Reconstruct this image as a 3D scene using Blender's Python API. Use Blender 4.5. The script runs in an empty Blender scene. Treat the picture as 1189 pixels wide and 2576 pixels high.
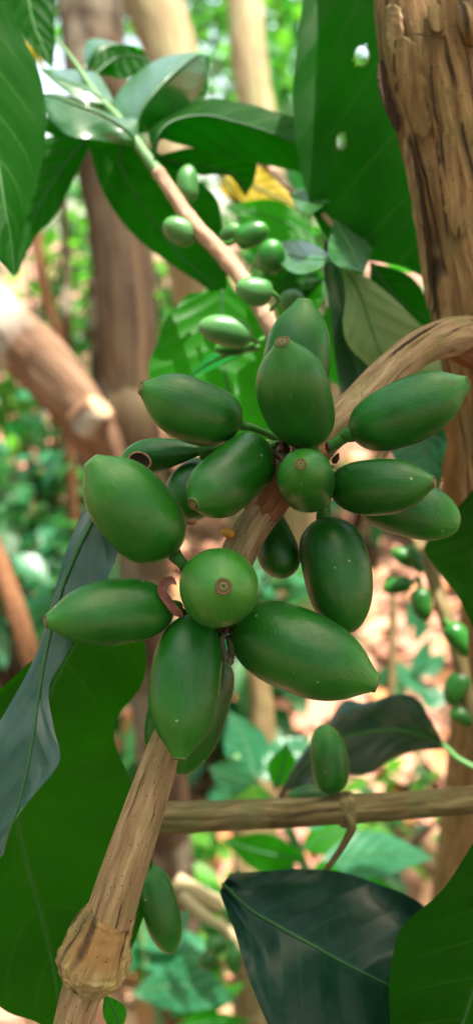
import bpy, math, random
from mathutils import Vector, Matrix, Quaternion, noise
R = math.radians
scene = bpy.context.scene
col = scene.collection
rng = random.Random(7)

# ------------------------------------------------------------------ camera
FPX = 1874.0; CX = 594.5; CY = 1288.0          # photograph measured on a 1189 x 2576 grid
PITCH = R(19)
CAM = Vector((0, 0, 0.9))
FW = Vector((0, math.cos(PITCH), -math.sin(PITCH)))
RT = Vector((1, 0, 0))
UP = RT.cross(FW)
def P(x, y, d):
    return CAM + FW * d + RT * ((x - CX) / FPX * d) - UP * ((y - CY) / FPX * d)
def G(x, y, z=0.0):
    v = FW + RT * ((x - CX) / FPX) - UP * ((y - CY) / FPX)
    t = (z - CAM.z) / v.z
    return CAM + v * t
cd = bpy.data.cameras.new('camera'); cam = bpy.data.objects.new('camera', cd); col.objects.link(cam)
cam.location = CAM; cam.rotation_euler = (R(90) - PITCH, 0, 0)
cd.sensor_fit = 'VERTICAL'; cd.sensor_height = 36; cd.lens = 36 * FPX / 2576
cd.clip_start = 0.005; cd.clip_end = 500
cd.dof.use_dof = True; cd.dof.focus_distance = 0.107; cd.dof.aperture_fstop = 15.0
scene.camera = cam

# ------------------------------------------------------------------ object helpers
def tag(o, label=None, cat=None, group=None, kind=None):
    if label: o['label'] = label
    if cat: o['category'] = cat
    if group: o['group'] = group
    if kind: o['kind'] = kind
    return o
MW = {}
def setm(o, M, parent):
    MW[o.name] = M
    if parent is None:
        o.matrix_world = M
    else:
        o.parent = parent
        o.matrix_local = MW[parent.name].inverted() @ M
def thing(name, loc, label, cat, group=None, M=None):
    o = bpy.data.objects.new(name, None); col.objects.link(o); o.empty_display_size = 0.005
    setm(o, M or Matrix.Translation(loc), None)
    return tag(o, label, cat, group)

class MB:
    def __init__(s): s.v = []; s.f = []; s.uv = []; s.mi = []
    def build(s, name, mats, parent=None, origin=None, M=None):
        me = bpy.data.meshes.new(name)
        if M is None:
            if origin is None: origin = s.v[0] if s.v else Vector()
            if parent is not None and origin is None: origin = MW[parent.name].translation
            M = Matrix.Translation(origin)
        Mi = M.inverted()
        me.from_pydata([tuple(Mi @ Vector(p)) for p in s.v], [], s.f)
        if s.uv:
            uvl = me.uv_layers.new(name='UVMap')
            for p in me.polygons:
                for li, vi in zip(p.loop_indices, p.vertices):
                    uvl.data[li].uv = s.uv[vi]
        if not isinstance(mats, (list, tuple)): mats = [mats]
        for m in mats: me.materials.append(m)
        if s.mi: me.polygons.foreach_set('material_index', s.mi)
        me.polygons.foreach_set('use_smooth', [True] * len(me.polygons))
        me.update()
        o = bpy.data.objects.new(name, me); col.objects.link(o)
        setm(o, M, parent)
        return o

def catmull(pts, n):
    """resample list of equal-length tuples/vectors to n samples"""
    m = len(pts) - 1; out = []
    for i in range(n):
        t = i / (n - 1) * m; k = min(int(t), m - 1); f = t - k
        p0 = pts[max(k - 1, 0)]; p1 = pts[k]; p2 = pts[k + 1]; p3 = pts[min(k + 2, m)]
        out.append([0.5 * (2 * b + (c - a) * f + (2 * a - 5 * b + 4 * c - d) * f * f + (3 * b - a - 3 * c + d) * f ** 3)
                    for a, b, c, d in zip(p0, p1, p2, p3)])
    return out

def tube_into(mb, pts, radii, seg=16, n=None, rough=0.0, rscale=8.0, ridge=0.0, seed=0.0, cap=True, disp=None):
    n = n or max(6, len(pts) * 6)
    q = catmull([list(p) + [r] for p, r in zip(pts, radii)], n)
    C = [Vector(a[:3]) for a in q]; rr = [max(a[3], 1e-5) for a in q]
    base = len(mb.v)
    t0 = (C[1] - C[0]).normalized()
    nv = t0.orthogonal().normalized()
    # keep the seam away from the camera
    away = (C[0] - CAM); away = away - t0 * away.dot(t0)
    if away.length > 1e-6: nv = away.normalized()
    L = 0.0
    mr = sum(rr) / len(rr)
    for i in range(n):
        t = (C[min(i + 1, n - 1)] - C[max(i - 1, 0)]).normalized()
        nv = (nv - t * nv.dot(t)).normalized(); bv = t.cross(nv)
        if i: L += (C[i] - C[i - 1]).length
        for j in range(seg + 1):
            a = 2 * math.pi * j / seg
            dv = nv * math.cos(a) + bv * math.sin(a)
            r = rr[i]
            if rough or ridge:
                qx = Vector((math.cos(a) * 1.5 + seed, math.sin(a) * 1.5, L / mr * 0.35))
                r *= 1 + rough * noise.noise(qx * rscale * 0.25)
                if ridge:
                    k = noise.noise(Vector((math.cos(a) * 4 + seed, math.sin(a) * 4, L / mr * 0.12)))
                    r *= 1 + ridge * (1 - abs(k) * 3)
            if disp: r *= disp(a, i / (n - 1))
            mb.v.append(C[i] + dv * r)
            mb.uv.append((a * mr, L))
    w = seg + 1
    for i in range(n - 1):
        for j in range(seg):
            a = base + i * w + j
            mb.f.append((a, a + 1, a + w + 1, a + w)); mb.mi.append(0)
    if cap:
        for i, s in ((0, 1), (n - 1, -1)):
            c = len(mb.v); mb.v.append(C[i]); mb.uv.append((0, 0))
            for j in range(seg):
                a = base + i * w + j
                mb.f.append((c, a + 1, a) if s > 0 else (c, a, a + 1)); mb.mi.append(0)

def tube(name, mat, px, parent=None, **kw):
    """px: list of (x, y, d, width_px)"""
    pts = [P(x, y, d) for x, y, d, w in px]; rad = [w * 0.5 / FPX * d for x, y, d, w in px]
    mb = MB(); tube_into(mb, pts, rad, **kw)
    return mb.build(name, mat, parent, origin=pts[0])

# ------------------------------------------------------------------ materials
class NT:
    def __init__(s, name):
        s.m = bpy.data.materials.new(name); s.m.use_nodes = True
        s.t = s.m.node_tree; s.t.nodes.clear()
        s.out = s.n('ShaderNodeOutputMaterial')
    def n(s, typ, ins=None, **props):
        nd = s.t.nodes.new(typ)
        for k, v in props.items(): setattr(nd, k, v)
        for k, v in (ins or {}).items():
            if hasattr(v, 'is_output') or isinstance(v, bpy.types.NodeSocket): s.t.links.new(v, nd.inputs[k])
            else: nd.inputs[k].default_value = v
        return nd
    def math(s, op, a, b=0.0, c=None):
        nd = s.n('ShaderNodeMath', {0: a, 1: b}, operation=op)
        if c is not None: nd.inputs[2].default_value = c
        return nd.outputs[0]
    def mix(s, fac, a, b):
        nd = s.n('ShaderNodeMix', data_type='RGBA')
        for i, v in ((0, fac), (6, a), (7, b)):
            if isinstance(v, bpy.types.NodeSocket): s.t.links.new(v, nd.inputs[i])
            else: nd.inputs[i].default_value = v if i == 0 else (*v, 1)
        return nd.outputs[2]
    def ramp(s, fac, stops):
        nd = s.n('ShaderNodeValToRGB', {0: fac})
        e = nd.color_ramp.elements
        while len(e) < len(stops): e.new(0.5)
        for el, (p, c) in zip(e, stops):
            el.position = p; el.color = (*c, 1) if len(c) == 3 else c
        return nd.outputs[0]
    def rng(s, v, a, b, c, d):
        nd = s.n('ShaderNodeMapRange', {0: v, 1: a, 2: b, 3: c, 4: d}); return nd.outputs[0]
    def noise(s, vec, scale, detail=3.0, rough=0.5, dist=0.0):
        return s.n('ShaderNodeTexNoise', {'Vector': vec, 'Scale': scale, 'Detail': detail, 'Roughness': rough, 'Distortion': dist}).outputs[0]
    def map(s, vec, scale):
        return s.n('ShaderNodeMapping', {'Vector': vec, 'Scale': scale}).outputs[0]
    def end(s, sh): s.t.links.new(sh, s.out.inputs[0]); return s.m

def berry_mat(name, dark, light, tipc, rough=0.34):
    t = NT(name)
    tc = t.n('ShaderNodeTexCoord'); ob = tc.outputs['Object']; uv = tc.outputs['UV']
    sx = t.n('ShaderNodeSeparateXYZ', {0: uv})
    v = sx.outputs[1]                                  # 0 stalk end .. 1 tip
    oi = t.n('ShaderNodeObjectInfo').outputs['Random']
    off = t.n('ShaderNodeVectorMath', {0: ob, 1: t.n('ShaderNodeCombineXYZ', {0: oi, 1: oi, 2: oi}).outputs[0]}, operation='ADD').outputs[0]
    big = t.noise(off, 160, 3)
    c = t.mix(t.rng(big, .35, .68, 0, 1), dark, light)
    # streaks that run to the tip
    st = t.noise(t.map(uv, (26, 1.2, 1)), 2.2, 4, .6)
    tip = t.math('POWER', t.rng(v, .62, 1.0, 0, 1), 1.6)
    stk = t.math('MULTIPLY', tip, t.rng(st, .3, .7, .6, 1))
    c = t.mix(stk, c, tipc)
    basef = t.math('MULTIPLY', t.rng(v, .12, 0, 0, .5), 1.0)
    c = t.mix(basef, c, tipc)
    sk = t.math('MULTIPLY', t.rng(st, .5, .8, 0, .28), 1.0)
    c = t.mix(sk, c, light)
    # pale pin-point lenticels and a few brown flecks
    vo = t.n('ShaderNodeTexVoronoi', {'Vector': off, 'Scale': 420.0, 'Randomness': 1.0})
    rc = t.n('ShaderNodeSeparateColor', {0: vo.outputs['Color']})
    dot = t.math('MULTIPLY', t.math('LESS_THAN', vo.outputs['Distance'], .085), t.math('GREATER_THAN', rc.outputs[0], .82))
    c = t.mix(t.math('MULTIPLY', dot, .7), c, (.38, .42, .22))
    vo2 = t.n('ShaderNodeTexVoronoi', {'Vector': off, 'Scale': 260.0})
    rc2 = t.n('ShaderNodeSeparateColor', {0: vo2.outputs['Color']})
    dot2 = t.math('MULTIPLY', t.math('LESS_THAN', t.math('ADD', vo2.outputs['Distance'], t.math('MULTIPLY', t.noise(off, 2500, 1), .1)), .14), t.math('GREATER_THAN', rc2.outputs[1], .90))
    c = t.mix(t.math('MULTIPLY', dot2, .8), c, (.10, .055, .02))
    fine = t.noise(off, 2600, 3, .6)
    mott = t.noise(off, 650, 4, .6)
    rg = t.math('ADD', t.rng(mott, .3, .7, rough - .06, rough + .1), t.math('MULTIPLY', st, .06))
    h = t.math('ADD', t.math('MULTIPLY', fine, .35), t.math('ADD', t.math('MULTIPLY', mott, 1.0), t.math('MULTIPLY', t.math('MULTIPLY', st, t.rng(v, .5, 1, .2, 1)), 1.1)))
    bp = t.n('ShaderNodeBump', {'Height': h, 'Strength': .32, 'Distance': .00022})
    b = t.n('ShaderNodeBsdfPrincipled', {'Base Color': c, 'Roughness': rg, 'IOR': 1.52, 'Normal': bp.outputs[0],
            'Subsurface Weight': .06, 'Subsurface Radius': (.4, 1.0, .25), 'Subsurface Scale': .0016})
    return t.end(b.outputs[0])

def leaf_mat(name, top, top2, under, trans, rough=.34, tw=.45, vein=(.12, .3, .06), nlat=9.0, k=3.2, blot=None, bumps=.25, spec=.5, veinamt=.5, size=.05, coat=0.0):
    t = NT(name)
    tc = t.n('ShaderNodeTexCoord'); uv = tc.outputs['UV']; ob = tc.outputs['Object']
    s = t.n('ShaderNodeSeparateXYZ', {0: uv})
    au = t.math('ABSOLUTE', t.math('SUBTRACT', t.math('MULTIPLY', s.outputs[0], 2.0), 1.0))
    lf = t.math('SUBTRACT', t.math('MULTIPLY', s.outputs[1], nlat), t.math('MULTIPLY', t.math('POWER', au, 1.25), k * .55))
    fr = t.math('ABSOLUTE', t.math('SUBTRACT', t.math('FRACT', lf), .5))     # .5 at a vein
    lat = t.math('MULTIPLY', t.rng(fr, .44, .5, 0, 1), t.rng(au, .95, .5, 0, 1))
    mid = t.rng(au, .045, .015, 0, 1)
    vm = t.math('MAXIMUM', t.math('MULTIPLY', lat, .6), mid)
    n1 = t.noise(ob, 1.6 / size, 4, .55); n2 = t.noise(ob, 28 / size, 3, .6)
    geo = t.n('ShaderNodeNewGeometry')
    c = t.mix(t.rng(n1, .35, .65, 0, 1), top, top2)
    c = t.mix(t.math('MULTIPLY', t.rng(n2, .3, .8, 0, 1), .25), c, under)
    c = t.mix(t.math('MULTIPLY', vm, veinamt), c, vein)
    if blot:
        bn = t.noise(ob, .9 / size, 3, .6)
        c = t.mix(t.rng(bn, .66, .72, 0, 1), c, blot)
    cu = t.mix(t.math('MULTIPLY', vm, veinamt), under, vein)
    cc = t.mix(geo.outputs['Backfacing'], c, cu)
    quilt = t.math('MULTIPLY', t.math('SINE', t.math('MULTIPLY', fr, 3.1)), -1.0)
    h = t.math('ADD', t.math('MULTIPLY', quilt, .9), t.math('ADD', t.math('MULTIPLY', n2, .12), t.math('MULTIPLY', t.noise(ob, 9 / size, 3), .4)))
    bp = t.n('ShaderNodeBump', {'Height': h, 'Strength': bumps, 'Distance': .0011 * size / .05})
    rg = t.rng(n2, .2, .8, rough - .05, rough + .12)
    p = t.n('ShaderNodeBsdfPrincipled', {'Base Color': cc, 'Roughness': rg, 'Normal': bp.outputs[0], 'Specular IOR Level': spec, 'Coat Weight': coat, 'Coat Roughness': .3, 'Coat IOR': 1.7})
    tr = t.n('ShaderNodeBsdfTranslucent', {'Color': t.mix(t.math('MULTIPLY', vm, .8), t.mix(t.rng(n1, .38, .62, 0, 1), trans, tuple(x * .55 for x in trans)), tuple(x * .5 for x in trans)), 'Normal': bp.outputs[0]})
    mx = t.n('ShaderNodeMixShader', {0: tw, 1: p.outputs[0], 2: tr.outputs[0]})
    return t.end(mx.outputs[0])

def bark_mat(name, cs, crack=(.035, .02, .012), algae=None, sc=1.0, rough=.8, crackamt=1.0, bumpd=.0006, speck=True, cw=.06, patch=None, cth=.42):
    """cs three bark colours; UV is in metres (around, along)"""
    t = NT(name)
    tc = t.n('ShaderNodeTexCoord'); uv = tc.outputs['UV']; ob = tc.outputs['Object']
    wob = t.noise(ob, 90 / sc, 2)
    s = t.n('ShaderNodeSeparateXYZ', {0: uv})
    u2 = t.math('ADD', s.outputs[0], t.math('MULTIPLY', wob, .0022 * sc))
    uvw = t.n('ShaderNodeCombineXYZ', {0: u2, 1: s.outputs[1], 2: 0.0}).outputs[0]
    n1 = t.noise(t.map(uvw, (900 / sc, 90 / sc, 1)), 1.0, 5, .62)
    n2 = t.noise(ob, 160 / sc, 3)
    n3 = t.noise(t.map(uvw, (260 / sc, 26 / sc, 1)), 1.0, 3, .5)
    c = t.ramp(n1, [(.34, cs[0]), (.5, cs[1]), (.66, cs[2])])
    c = t.mix(t.rng(n3, .42, .62, 0, .55), c, cs[0])
    if algae: c = t.mix(t.rng(n2, .48, .7, 0, .65), c, algae)
    if patch: c = t.mix(t.rng(t.noise(ob, 60 / sc, 3, .5), .56, .62, 0, .85), c, patch)
    vo = t.n('ShaderNodeTexVoronoi', {'Vector': t.map(uvw, (170 / sc, 9 / sc, 1)), 'Scale': 1.0}, feature='DISTANCE_TO_EDGE')
    ck = t.math('MULTIPLY', t.rng(vo.outputs['Distance'], cw, cw * .2, 0, 1), t.rng(t.noise(ob, 110 / sc, 2), cth, cth + .1, .0, 1))
    c = t.mix(t.math('MULTIPLY', ck, crackamt), c, crack)
    if speck:
        v2 = t.n('ShaderNodeTexVoronoi', {'Vector': ob, 'Scale': 1500 / sc})
        r2 = t.n('ShaderNodeSeparateColor', {0: v2.outputs['Color']})
        sp = t.math('MULTIPLY', t.math('LESS_THAN', v2.outputs['Distance'], .22), t.math('GREATER_THAN', r2.outputs[0], .72))
        c = t.mix(t.math('MULTIPLY', sp, .75), c, crack)
    h = t.math('SUBTRACT', t.math('ADD', n1, t.math('MULTIPLY', n3, .8)), t.math('MULTIPLY', ck, 1.4 * crackamt))
    bp = t.n('ShaderNodeBump', {'Height': h, 'Strength': .8, 'Distance': bumpd})
    b = t.n('ShaderNodeBsdfPrincipled', {'Base Color': c, 'Roughness': rough, 'Normal': bp.outputs[0], 'Specular IOR Level': .3})
    return t.end(b.outputs[0])

def plain(name, c, rough=.6, c2=None, scale=400, bump=.4, bd=.0002, sss=0):
    t = NT(name); ob = t.n('ShaderNodeTexCoord').outputs['Object']
    n1 = t.noise(ob, scale, 4, .6)
    cc = t.mix(t.rng(n1, .35, .65, 0, 1), c, c2 or tuple(x * .6 for x in c))
    bp = t.n('ShaderNodeBump', {'Height': n1, 'Strength': bump, 'Distance': bd})
    b = t.n('ShaderNodeBsdfPrincipled', {'Base Color': cc, 'Roughness': rough, 'Normal': bp.outputs[0], 'Specular IOR Level': .4})
    return t.end(b.outputs[0])

M = {}
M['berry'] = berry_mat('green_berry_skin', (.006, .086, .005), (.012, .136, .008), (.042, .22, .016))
M['berry_lit'] = berry_mat('lit_berry_skin', (.011, .112, .006), (.021, .162, .010), (.065, .25, .022))  # lighter copy of the skin: stronger light on two berries put into the colour
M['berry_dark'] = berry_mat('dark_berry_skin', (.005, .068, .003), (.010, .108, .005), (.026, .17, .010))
M['berry_waxy'] = berry_mat('waxy_berry_skin', (.035, .15, .03), (.07, .21, .055), (.1, .25, .07), .33)
M['stalk'] = plain('green_stalk', (.035, .15, .02), .45, (.05, .2, .03), 700)
def scar_mat():
    t = NT('ringed_scar'); uv = t.n('ShaderNodeTexCoord').outputs['UV']
    r = t.n('ShaderNodeSeparateXYZ', {0: uv}).outputs[1]
    ob = t.n('ShaderNodeTexCoord').outputs['Object']
    r = t.math('ADD', r, t.math('MULTIPLY', t.math('SUBTRACT', t.noise(ob, 2500, 3), .5), .22))
    c = t.ramp(r, [(0, (.02, .01, .005)), (.14, (.03, .015, .007)), (.22, (.22, .16, .06)), (.42, (.16, .19, .05)), (.56, (.06, .03, .012)), (.72, (.2, .12, .045)), (.86, (.09, .045, .018)), (1, (.07, .17, .03))])
    b = t.n('ShaderNodeBsdfPrincipled', {'Base Color': c, 'Roughness': .7, 'Normal': t.n('ShaderNodeBump', {'Height': t.noise(ob, 3500, 3), 'Strength': .5, 'Distance': .0002}).outputs[0]})
    return t.end(b.outputs[0])
M['scar'] = scar_mat()
M['bract'] = plain('dried_bract', (.16, .07, .045), .8, (.05, .02, .015), 900, .8, .0005)
M['curl'] = plain('curled_dry_bract', (.3, .13, .09), .7, (.17, .06, .045), 500)
M['dead'] = plain('dead_bud', (.13, .12, .06), .8, (.06, .05, .03), 900, .8, .0004)
M['hole'] = plain('insect_hole_brown', (.05, .022, .012), .9, (.02, .01, .006), 900)
M['rim'] = plain('hole_rim', (.4, .19, .11), .8, (.22, .09, .05), 900)
M['rim_green'] = plain('pale_hole_rim', (.12, .13, .03), .8, (.1, .06, .02), 900)
M['orange'] = plain('orange_fleck', (.6, .22, .02), .6, (.7, .35, .05), 1500)

G1 = dict(vein=(.07, .2, .03))
M['leaf_slate'] = leaf_mat('slate_green_leaf', (.008, .038, .036), (.013, .05, .046), (.06, .15, .03), (.05, .3, .01), rough=.33, tw=.05, vein=(.03, .12, .035), nlat=9, k=3, bumps=.12, spec=.9, veinamt=.35)
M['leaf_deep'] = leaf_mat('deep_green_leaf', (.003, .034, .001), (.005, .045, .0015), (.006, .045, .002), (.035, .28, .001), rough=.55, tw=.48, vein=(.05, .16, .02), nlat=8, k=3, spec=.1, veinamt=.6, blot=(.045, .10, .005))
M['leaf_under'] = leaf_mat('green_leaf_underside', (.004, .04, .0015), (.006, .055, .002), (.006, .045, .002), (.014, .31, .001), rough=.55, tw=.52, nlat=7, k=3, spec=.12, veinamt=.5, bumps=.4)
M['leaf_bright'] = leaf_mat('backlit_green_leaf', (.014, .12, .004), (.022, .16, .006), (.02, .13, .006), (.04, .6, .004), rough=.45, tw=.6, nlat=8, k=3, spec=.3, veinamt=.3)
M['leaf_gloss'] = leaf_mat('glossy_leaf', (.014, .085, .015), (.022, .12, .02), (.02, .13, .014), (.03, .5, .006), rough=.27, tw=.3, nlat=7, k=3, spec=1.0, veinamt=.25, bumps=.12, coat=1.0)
M['leaf_grey'] = leaf_mat('grey_green_leaf', (.045, .09, .075), (.06, .115, .09), (.06, .15, .03), (.05, .3, .02), rough=.42, tw=.1, vein=(.06, .16, .08), nlat=9, k=3, bumps=.2, spec=.8)
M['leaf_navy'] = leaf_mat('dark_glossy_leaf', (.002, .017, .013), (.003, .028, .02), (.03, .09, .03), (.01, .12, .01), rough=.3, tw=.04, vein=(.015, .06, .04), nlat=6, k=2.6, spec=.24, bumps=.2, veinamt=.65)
M['leaf_teal'] = leaf_mat('teal_leaf', (.018, .115, .055), (.032, .165, .08), (.03, .2, .05), (.02, .4, .06), rough=.33, tw=.3, nlat=7, k=3, spec=.7, size=.08)
M['leaf_pale'] = leaf_mat('pale_underside_leaf', (.2, .3, .1), (.26, .36, .14), (.2, .3, .1), (.25, .45, .12), rough=.55, tw=.35, vein=(.42, .5, .22), nlat=7, k=3, veinamt=.9)
M['leaf_yellow'] = leaf_mat('yellow_leaf', (.55, .42, .01), (.5, .35, .01), (.45, .35, .01), (.8, .6, .01), tw=.5, rough=.5, nlat=7, k=3)
M['leaf_shrub'] = leaf_mat('shrub_leaf', (.012, .075, .02), (.022, .12, .028), (.03, .14, .03), (.06, .45, .03), rough=.38, tw=.4, spec=.5, size=.12)
M['leaf_lime'] = leaf_mat('lime_leaf', (.06, .24, .02), (.1, .3, .03), (.07, .25, .03), (.2, .7, .04), rough=.4, tw=.5, size=.12)
M['leaf_far'] = leaf_mat('far_leaf', (.018, .08, .025), (.03, .12, .03), (.03, .12, .03), (.06, .35, .03), rough=.4, tw=.35, size=.2)
M['rib'] = plain('pale_midrib', (.075, .22, .05), .5, (.05, .17, .035), 600)
M['rib_dark'] = plain('dark_midrib', (.03, .12, .03), .5, (.02, .09, .025), 600)
M['bark_main'] = bark_mat('flaky_tan_bark', [(.14, .07, .025), (.30, .168, .066), (.46, .29, .125)], algae=(.16, .135, .045), sc=1.3, bumpd=.0022, crackamt=.9, cw=.03)
M['bark_branch'] = bark_mat('smooth_tan_bark', [(.19, .11, .055), (.32, .2, .105), (.46, .32, .19)], algae=(.2, .175, .055), sc=.8, bumpd=.0002, crackamt=.85, cw=.022, cth=.5)
M['bark_red'] = bark_mat('reddish_bark', [(.14, .058, .026), (.23, .10, .045), (.34, .175, .08)], sc=.8, bumpd=.0003, crackamt=.5, cw=.03)
M['bark_stick'] = bark_mat('olive_stick_bark', [(.10, .065, .026), (.2, .135, .055), (.34, .25, .13)], algae=(.16, .16, .06), sc=1.0, bumpd=.0004, speck=False, crackamt=.4)
M['bark_twig'] = bark_mat('pink_twig_bark', [(.3, .16, .1), (.42, .26, .17), (.55, .4, .3)], sc=1.0, bumpd=.0002, speck=False, crackamt=.3)
M['bark_node'] = bark_mat('corky_node_bark', [(.2, .12, .05), (.38, .26, .1), (.42, .34, .18)], algae=(.22, .24, .09), sc=1.0, bumpd=.0007, crackamt=.8, patch=(.30, .15, .055))
M['bark_tree'] = bark_mat('mottled_tree_bark', [(.03, .015, .006), (.062, .032, .013), (.115, .066, .03)], algae=(.06, .045, .018), sc=6, bumpd=.003, speck=False, patch=(.2, .17, .12), crackamt=.6)
M['bark_pale'] = bark_mat('pale_tree_bark', [(.25, .18, .09), (.36, .28, .16), (.5, .42, .27)], algae=(.3, .3, .14), sc=8, bumpd=.003, speck=False, crackamt=.4)
M['bark_pink'] = bark_mat('pinkish_bark', [(.13, .066, .036), (.22, .122, .07), (.33, .205, .13)], sc=6, bumpd=.003, speck=False, patch=(.5, .46, .38), crackamt=.4)
M['wood_cut'] = plain('pale_cut_wood', (.5, .34, .2), .7, (.34, .2, .11), 120)
M['greenstem'] = plain('green_twig', (.07, .17, .05), .5, (.12, .22, .09), 300)

# ------------------------------------------------------------------ berries
PROF = {
 'point': [(0, .10), (.02, .32), (.065, .56), (.14, .77), (.25, .92), (.38, .99), (.52, 1.0), (.65, .95), (.76, .83), (.85, .65), (.91, .47), (.955, .33), (.985, .25), (1, .205)],
 'round': [(0, .10), (.015, .30), (.055, .55), (.13, .80), (.25, .95), (.41, 1.0), (.58, .985), (.72, .90), (.84, .73), (.92, .54), (.97, .36), (1, .17)],
 'barrel': [(0, .10), (.015, .34), (.05, .60), (.11, .80), (.20, .93), (.34, .99), (.50, 1.0), (.65, .98), (.76, .91), (.855, .76), (.92, .56), (.96, .39), (.985, .28), (1, .21)],
 'pear': [(0, .12), (.05, .22), (.15, .40), (.30, .64), (.46, .86), (.62, .99), (.75, .98), (.87, .80), (.95, .53), (1, .17)],
}
def berry(label, B, T, w, prof='point', mat='berry', stalk=None, sw=22, group='green coffee berries on the ripening branch', scar=True, seg=44, squash=.93, roll=0.0, spot=None, cat='coffee berry'):
    """B, T: (x, y, d) stalk end and tip; w: full width in px at mean depth"""
    Bp, Tp = P(*B), P(*T)
    dm = (B[2] + T[2]) / 2; Rr = w * .488 / FPX * dm
    ax = Tp - Bp; L = ax.length
    z = ax.normalized()
    v = (CAM - (Bp + Tp) / 2)
    y = (v - z * v.dot(z)).normalized(); x = y.cross(z)
    Mx = Matrix.Translation(Bp) @ Matrix((x, y, z)).transposed().to_4x4()
    if roll: Mx = Mx @ Matrix.Rotation(roll, 4, 'Z')
    root = thing('coffee_berry', None, label, cat, group, M=Mx)
    pr = catmull([list(p) for p in PROF[prof]], 46 if seg > 30 else 24)
    mb = MB(); sd = rng.uniform(0, 99)
    for i, (t, r) in enumerate(pr):
        t = min(max(t, 0), 1)
        for j in range(seg + 1):
            a = 2 * math.pi * (j % seg) / seg
            q = Vector((math.cos(a) * .55 + sd, math.sin(a) * .55, t * 1.1))
            k = 1 + .085 * noise.noise(q) + .02 * noise.noise(q * 3.2)
            # faint lengthwise ribs that gather at the tip
            k += .028 * max(0, t - .6) * noise.noise(Vector((math.cos(a) * 3.2 + sd, math.sin(a) * 3.2, 2))) * 3
            k += -.012 * math.exp(-(math.sin(a) / .16) ** 2) * min(1, t * 3)
            bow = math.sin(math.pi * t) * .03 * L * math.sin(sd)
            mb.v.append(Mx @ Vector((math.cos(a) * Rr * r * k + bow, math.sin(a) * Rr * r * k * squash, t * L)))
            mb.uv.append((j / seg, t))
    w_ = seg + 1
    for i in range(len(pr) - 1):
        for j in range(seg):
            a = i * w_ + j; mb.f.append((a, a + 1, a + w_ + 1, a + w_))
    n = len(mb.v); mb.v.append(Mx @ Vector((0, 0, L))); mb.uv.append((.5, 1)); o_ = (len(pr) - 1) * w_
    for j in range(seg): mb.f.append((o_ + j, o_ + j + 1, n))
    n = len(mb.v); mb.v.append(Mx @ Vector((0, 0, 0))); mb.uv.append((.5, 0))
    for j in range(seg): mb.f.append((j + 1, j, n))
    mb.mi = [0] * len(mb.f)
    mb.build('skin', M[mat], root, M=Mx)
    if scar:
        rs = Rr * .215; mb = MB()
        hp = [(1.0, -.10), (.99, .06), (.86, .26), (.72, .20), (.58, .08), (.46, .18), (.34, .30), (.22, .22), (.14, -.05), (0.0, -.12)]
        for (r, h) in hp:
            for j in range(25):
                a = 2 * math.pi * (j % 24) / 24
                rr = r * (1 + .1 * noise.noise(Vector((math.cos(a), math.sin(a), sd))))
                mb.v.append(Mx @ Vector((math.cos(a) * rs * rr, math.sin(a) * rs * rr, L + rs * h * 1.0 + .00003)))
                mb.uv.append((j / 24, r))
        for i in range(len(hp) - 1):
            for j in range(24):
                a = i * 25 + j; mb.f.append((a, a + 1, a + 26, a + 25)); mb.mi.append(0)
        mb.build('tip_scar', M['scar'], root, M=Mx)
    if stalk:
        pts = [Bp + z * (.06 * L), Bp - z * (.03 * L)] + [P(*p) for p in stalk]
        r = sw * .5 / FPX * dm
        rad = [r * 1.7, r * 1.25] + [r] * (len(stalk) - 1) + [r * 1.15]
        mb = MB(); tube_into(mb, pts, rad, seg=12, rough=.15)
        mb.build('stalk', M['stalk'], root, M=Mx)
    return root, Mx, L, Rr

D = .107
C1 = 'berries of the upper fruit cluster'; C2 = 'berries of the lower fruit cluster'
berry('pointed green berry at the very top of the cluster, half hidden behind another', (730, 1062, .122), (765, 752, .119), 172, 'point', 'berry', [(735, 1100, .120), (742, 1130, .117)], 26, C1, scar=False)
berry('large upright green berry with a small brown tip scar, topmost in full view', (780, 1112, .1085), (710, 862, .096), 192, 'point', 'berry', [(790, 1140, .110), (775, 1150, .113)], 30, C1)
berry('oval green berry pointing up left with a pale chip near its tip', (604, 1068, .110), (357, 976, .104), 170, 'point', 'berry', [(640, 1078, .111), (700, 1105, .113), (735, 1130, .114)], 20, C1)
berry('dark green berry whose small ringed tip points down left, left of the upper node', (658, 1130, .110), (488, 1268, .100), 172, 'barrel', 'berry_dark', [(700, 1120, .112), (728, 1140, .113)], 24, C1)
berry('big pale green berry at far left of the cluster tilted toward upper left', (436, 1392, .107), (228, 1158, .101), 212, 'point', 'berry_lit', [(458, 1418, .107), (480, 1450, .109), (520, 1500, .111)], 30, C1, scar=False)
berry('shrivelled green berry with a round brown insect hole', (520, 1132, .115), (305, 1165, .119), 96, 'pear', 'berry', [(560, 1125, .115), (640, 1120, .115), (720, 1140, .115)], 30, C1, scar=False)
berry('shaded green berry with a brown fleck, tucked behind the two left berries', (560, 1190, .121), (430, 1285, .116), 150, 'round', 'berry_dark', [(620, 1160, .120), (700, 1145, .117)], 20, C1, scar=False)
berry('small round green berry facing the viewer just right of the upper node', (782, 1246, .1115), (756, 1168, .0965), 144, 'barrel', 'berry', [(778, 1225, .1125), (765, 1180, .115)], 26, C1, squash=.97)
berry('long green berry pointing up right in front of the thick trunk', (880, 1092, .112), (1174, 962, .1065), 172, 'point', 'berry', [(862, 1103, .1125), (825, 1125, .1135), (790, 1140, .114)], 32, C1)
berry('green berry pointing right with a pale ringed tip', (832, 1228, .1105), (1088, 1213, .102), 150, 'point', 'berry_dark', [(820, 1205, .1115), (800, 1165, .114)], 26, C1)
berry('blunt green berry half hidden beneath the right pointing berry', (905, 1245, .120), (1154, 1322, .115), 158, 'round', 'berry', [(870, 1235, .119), (810, 1175, .116)], 24, C1, scar=False)
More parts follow.
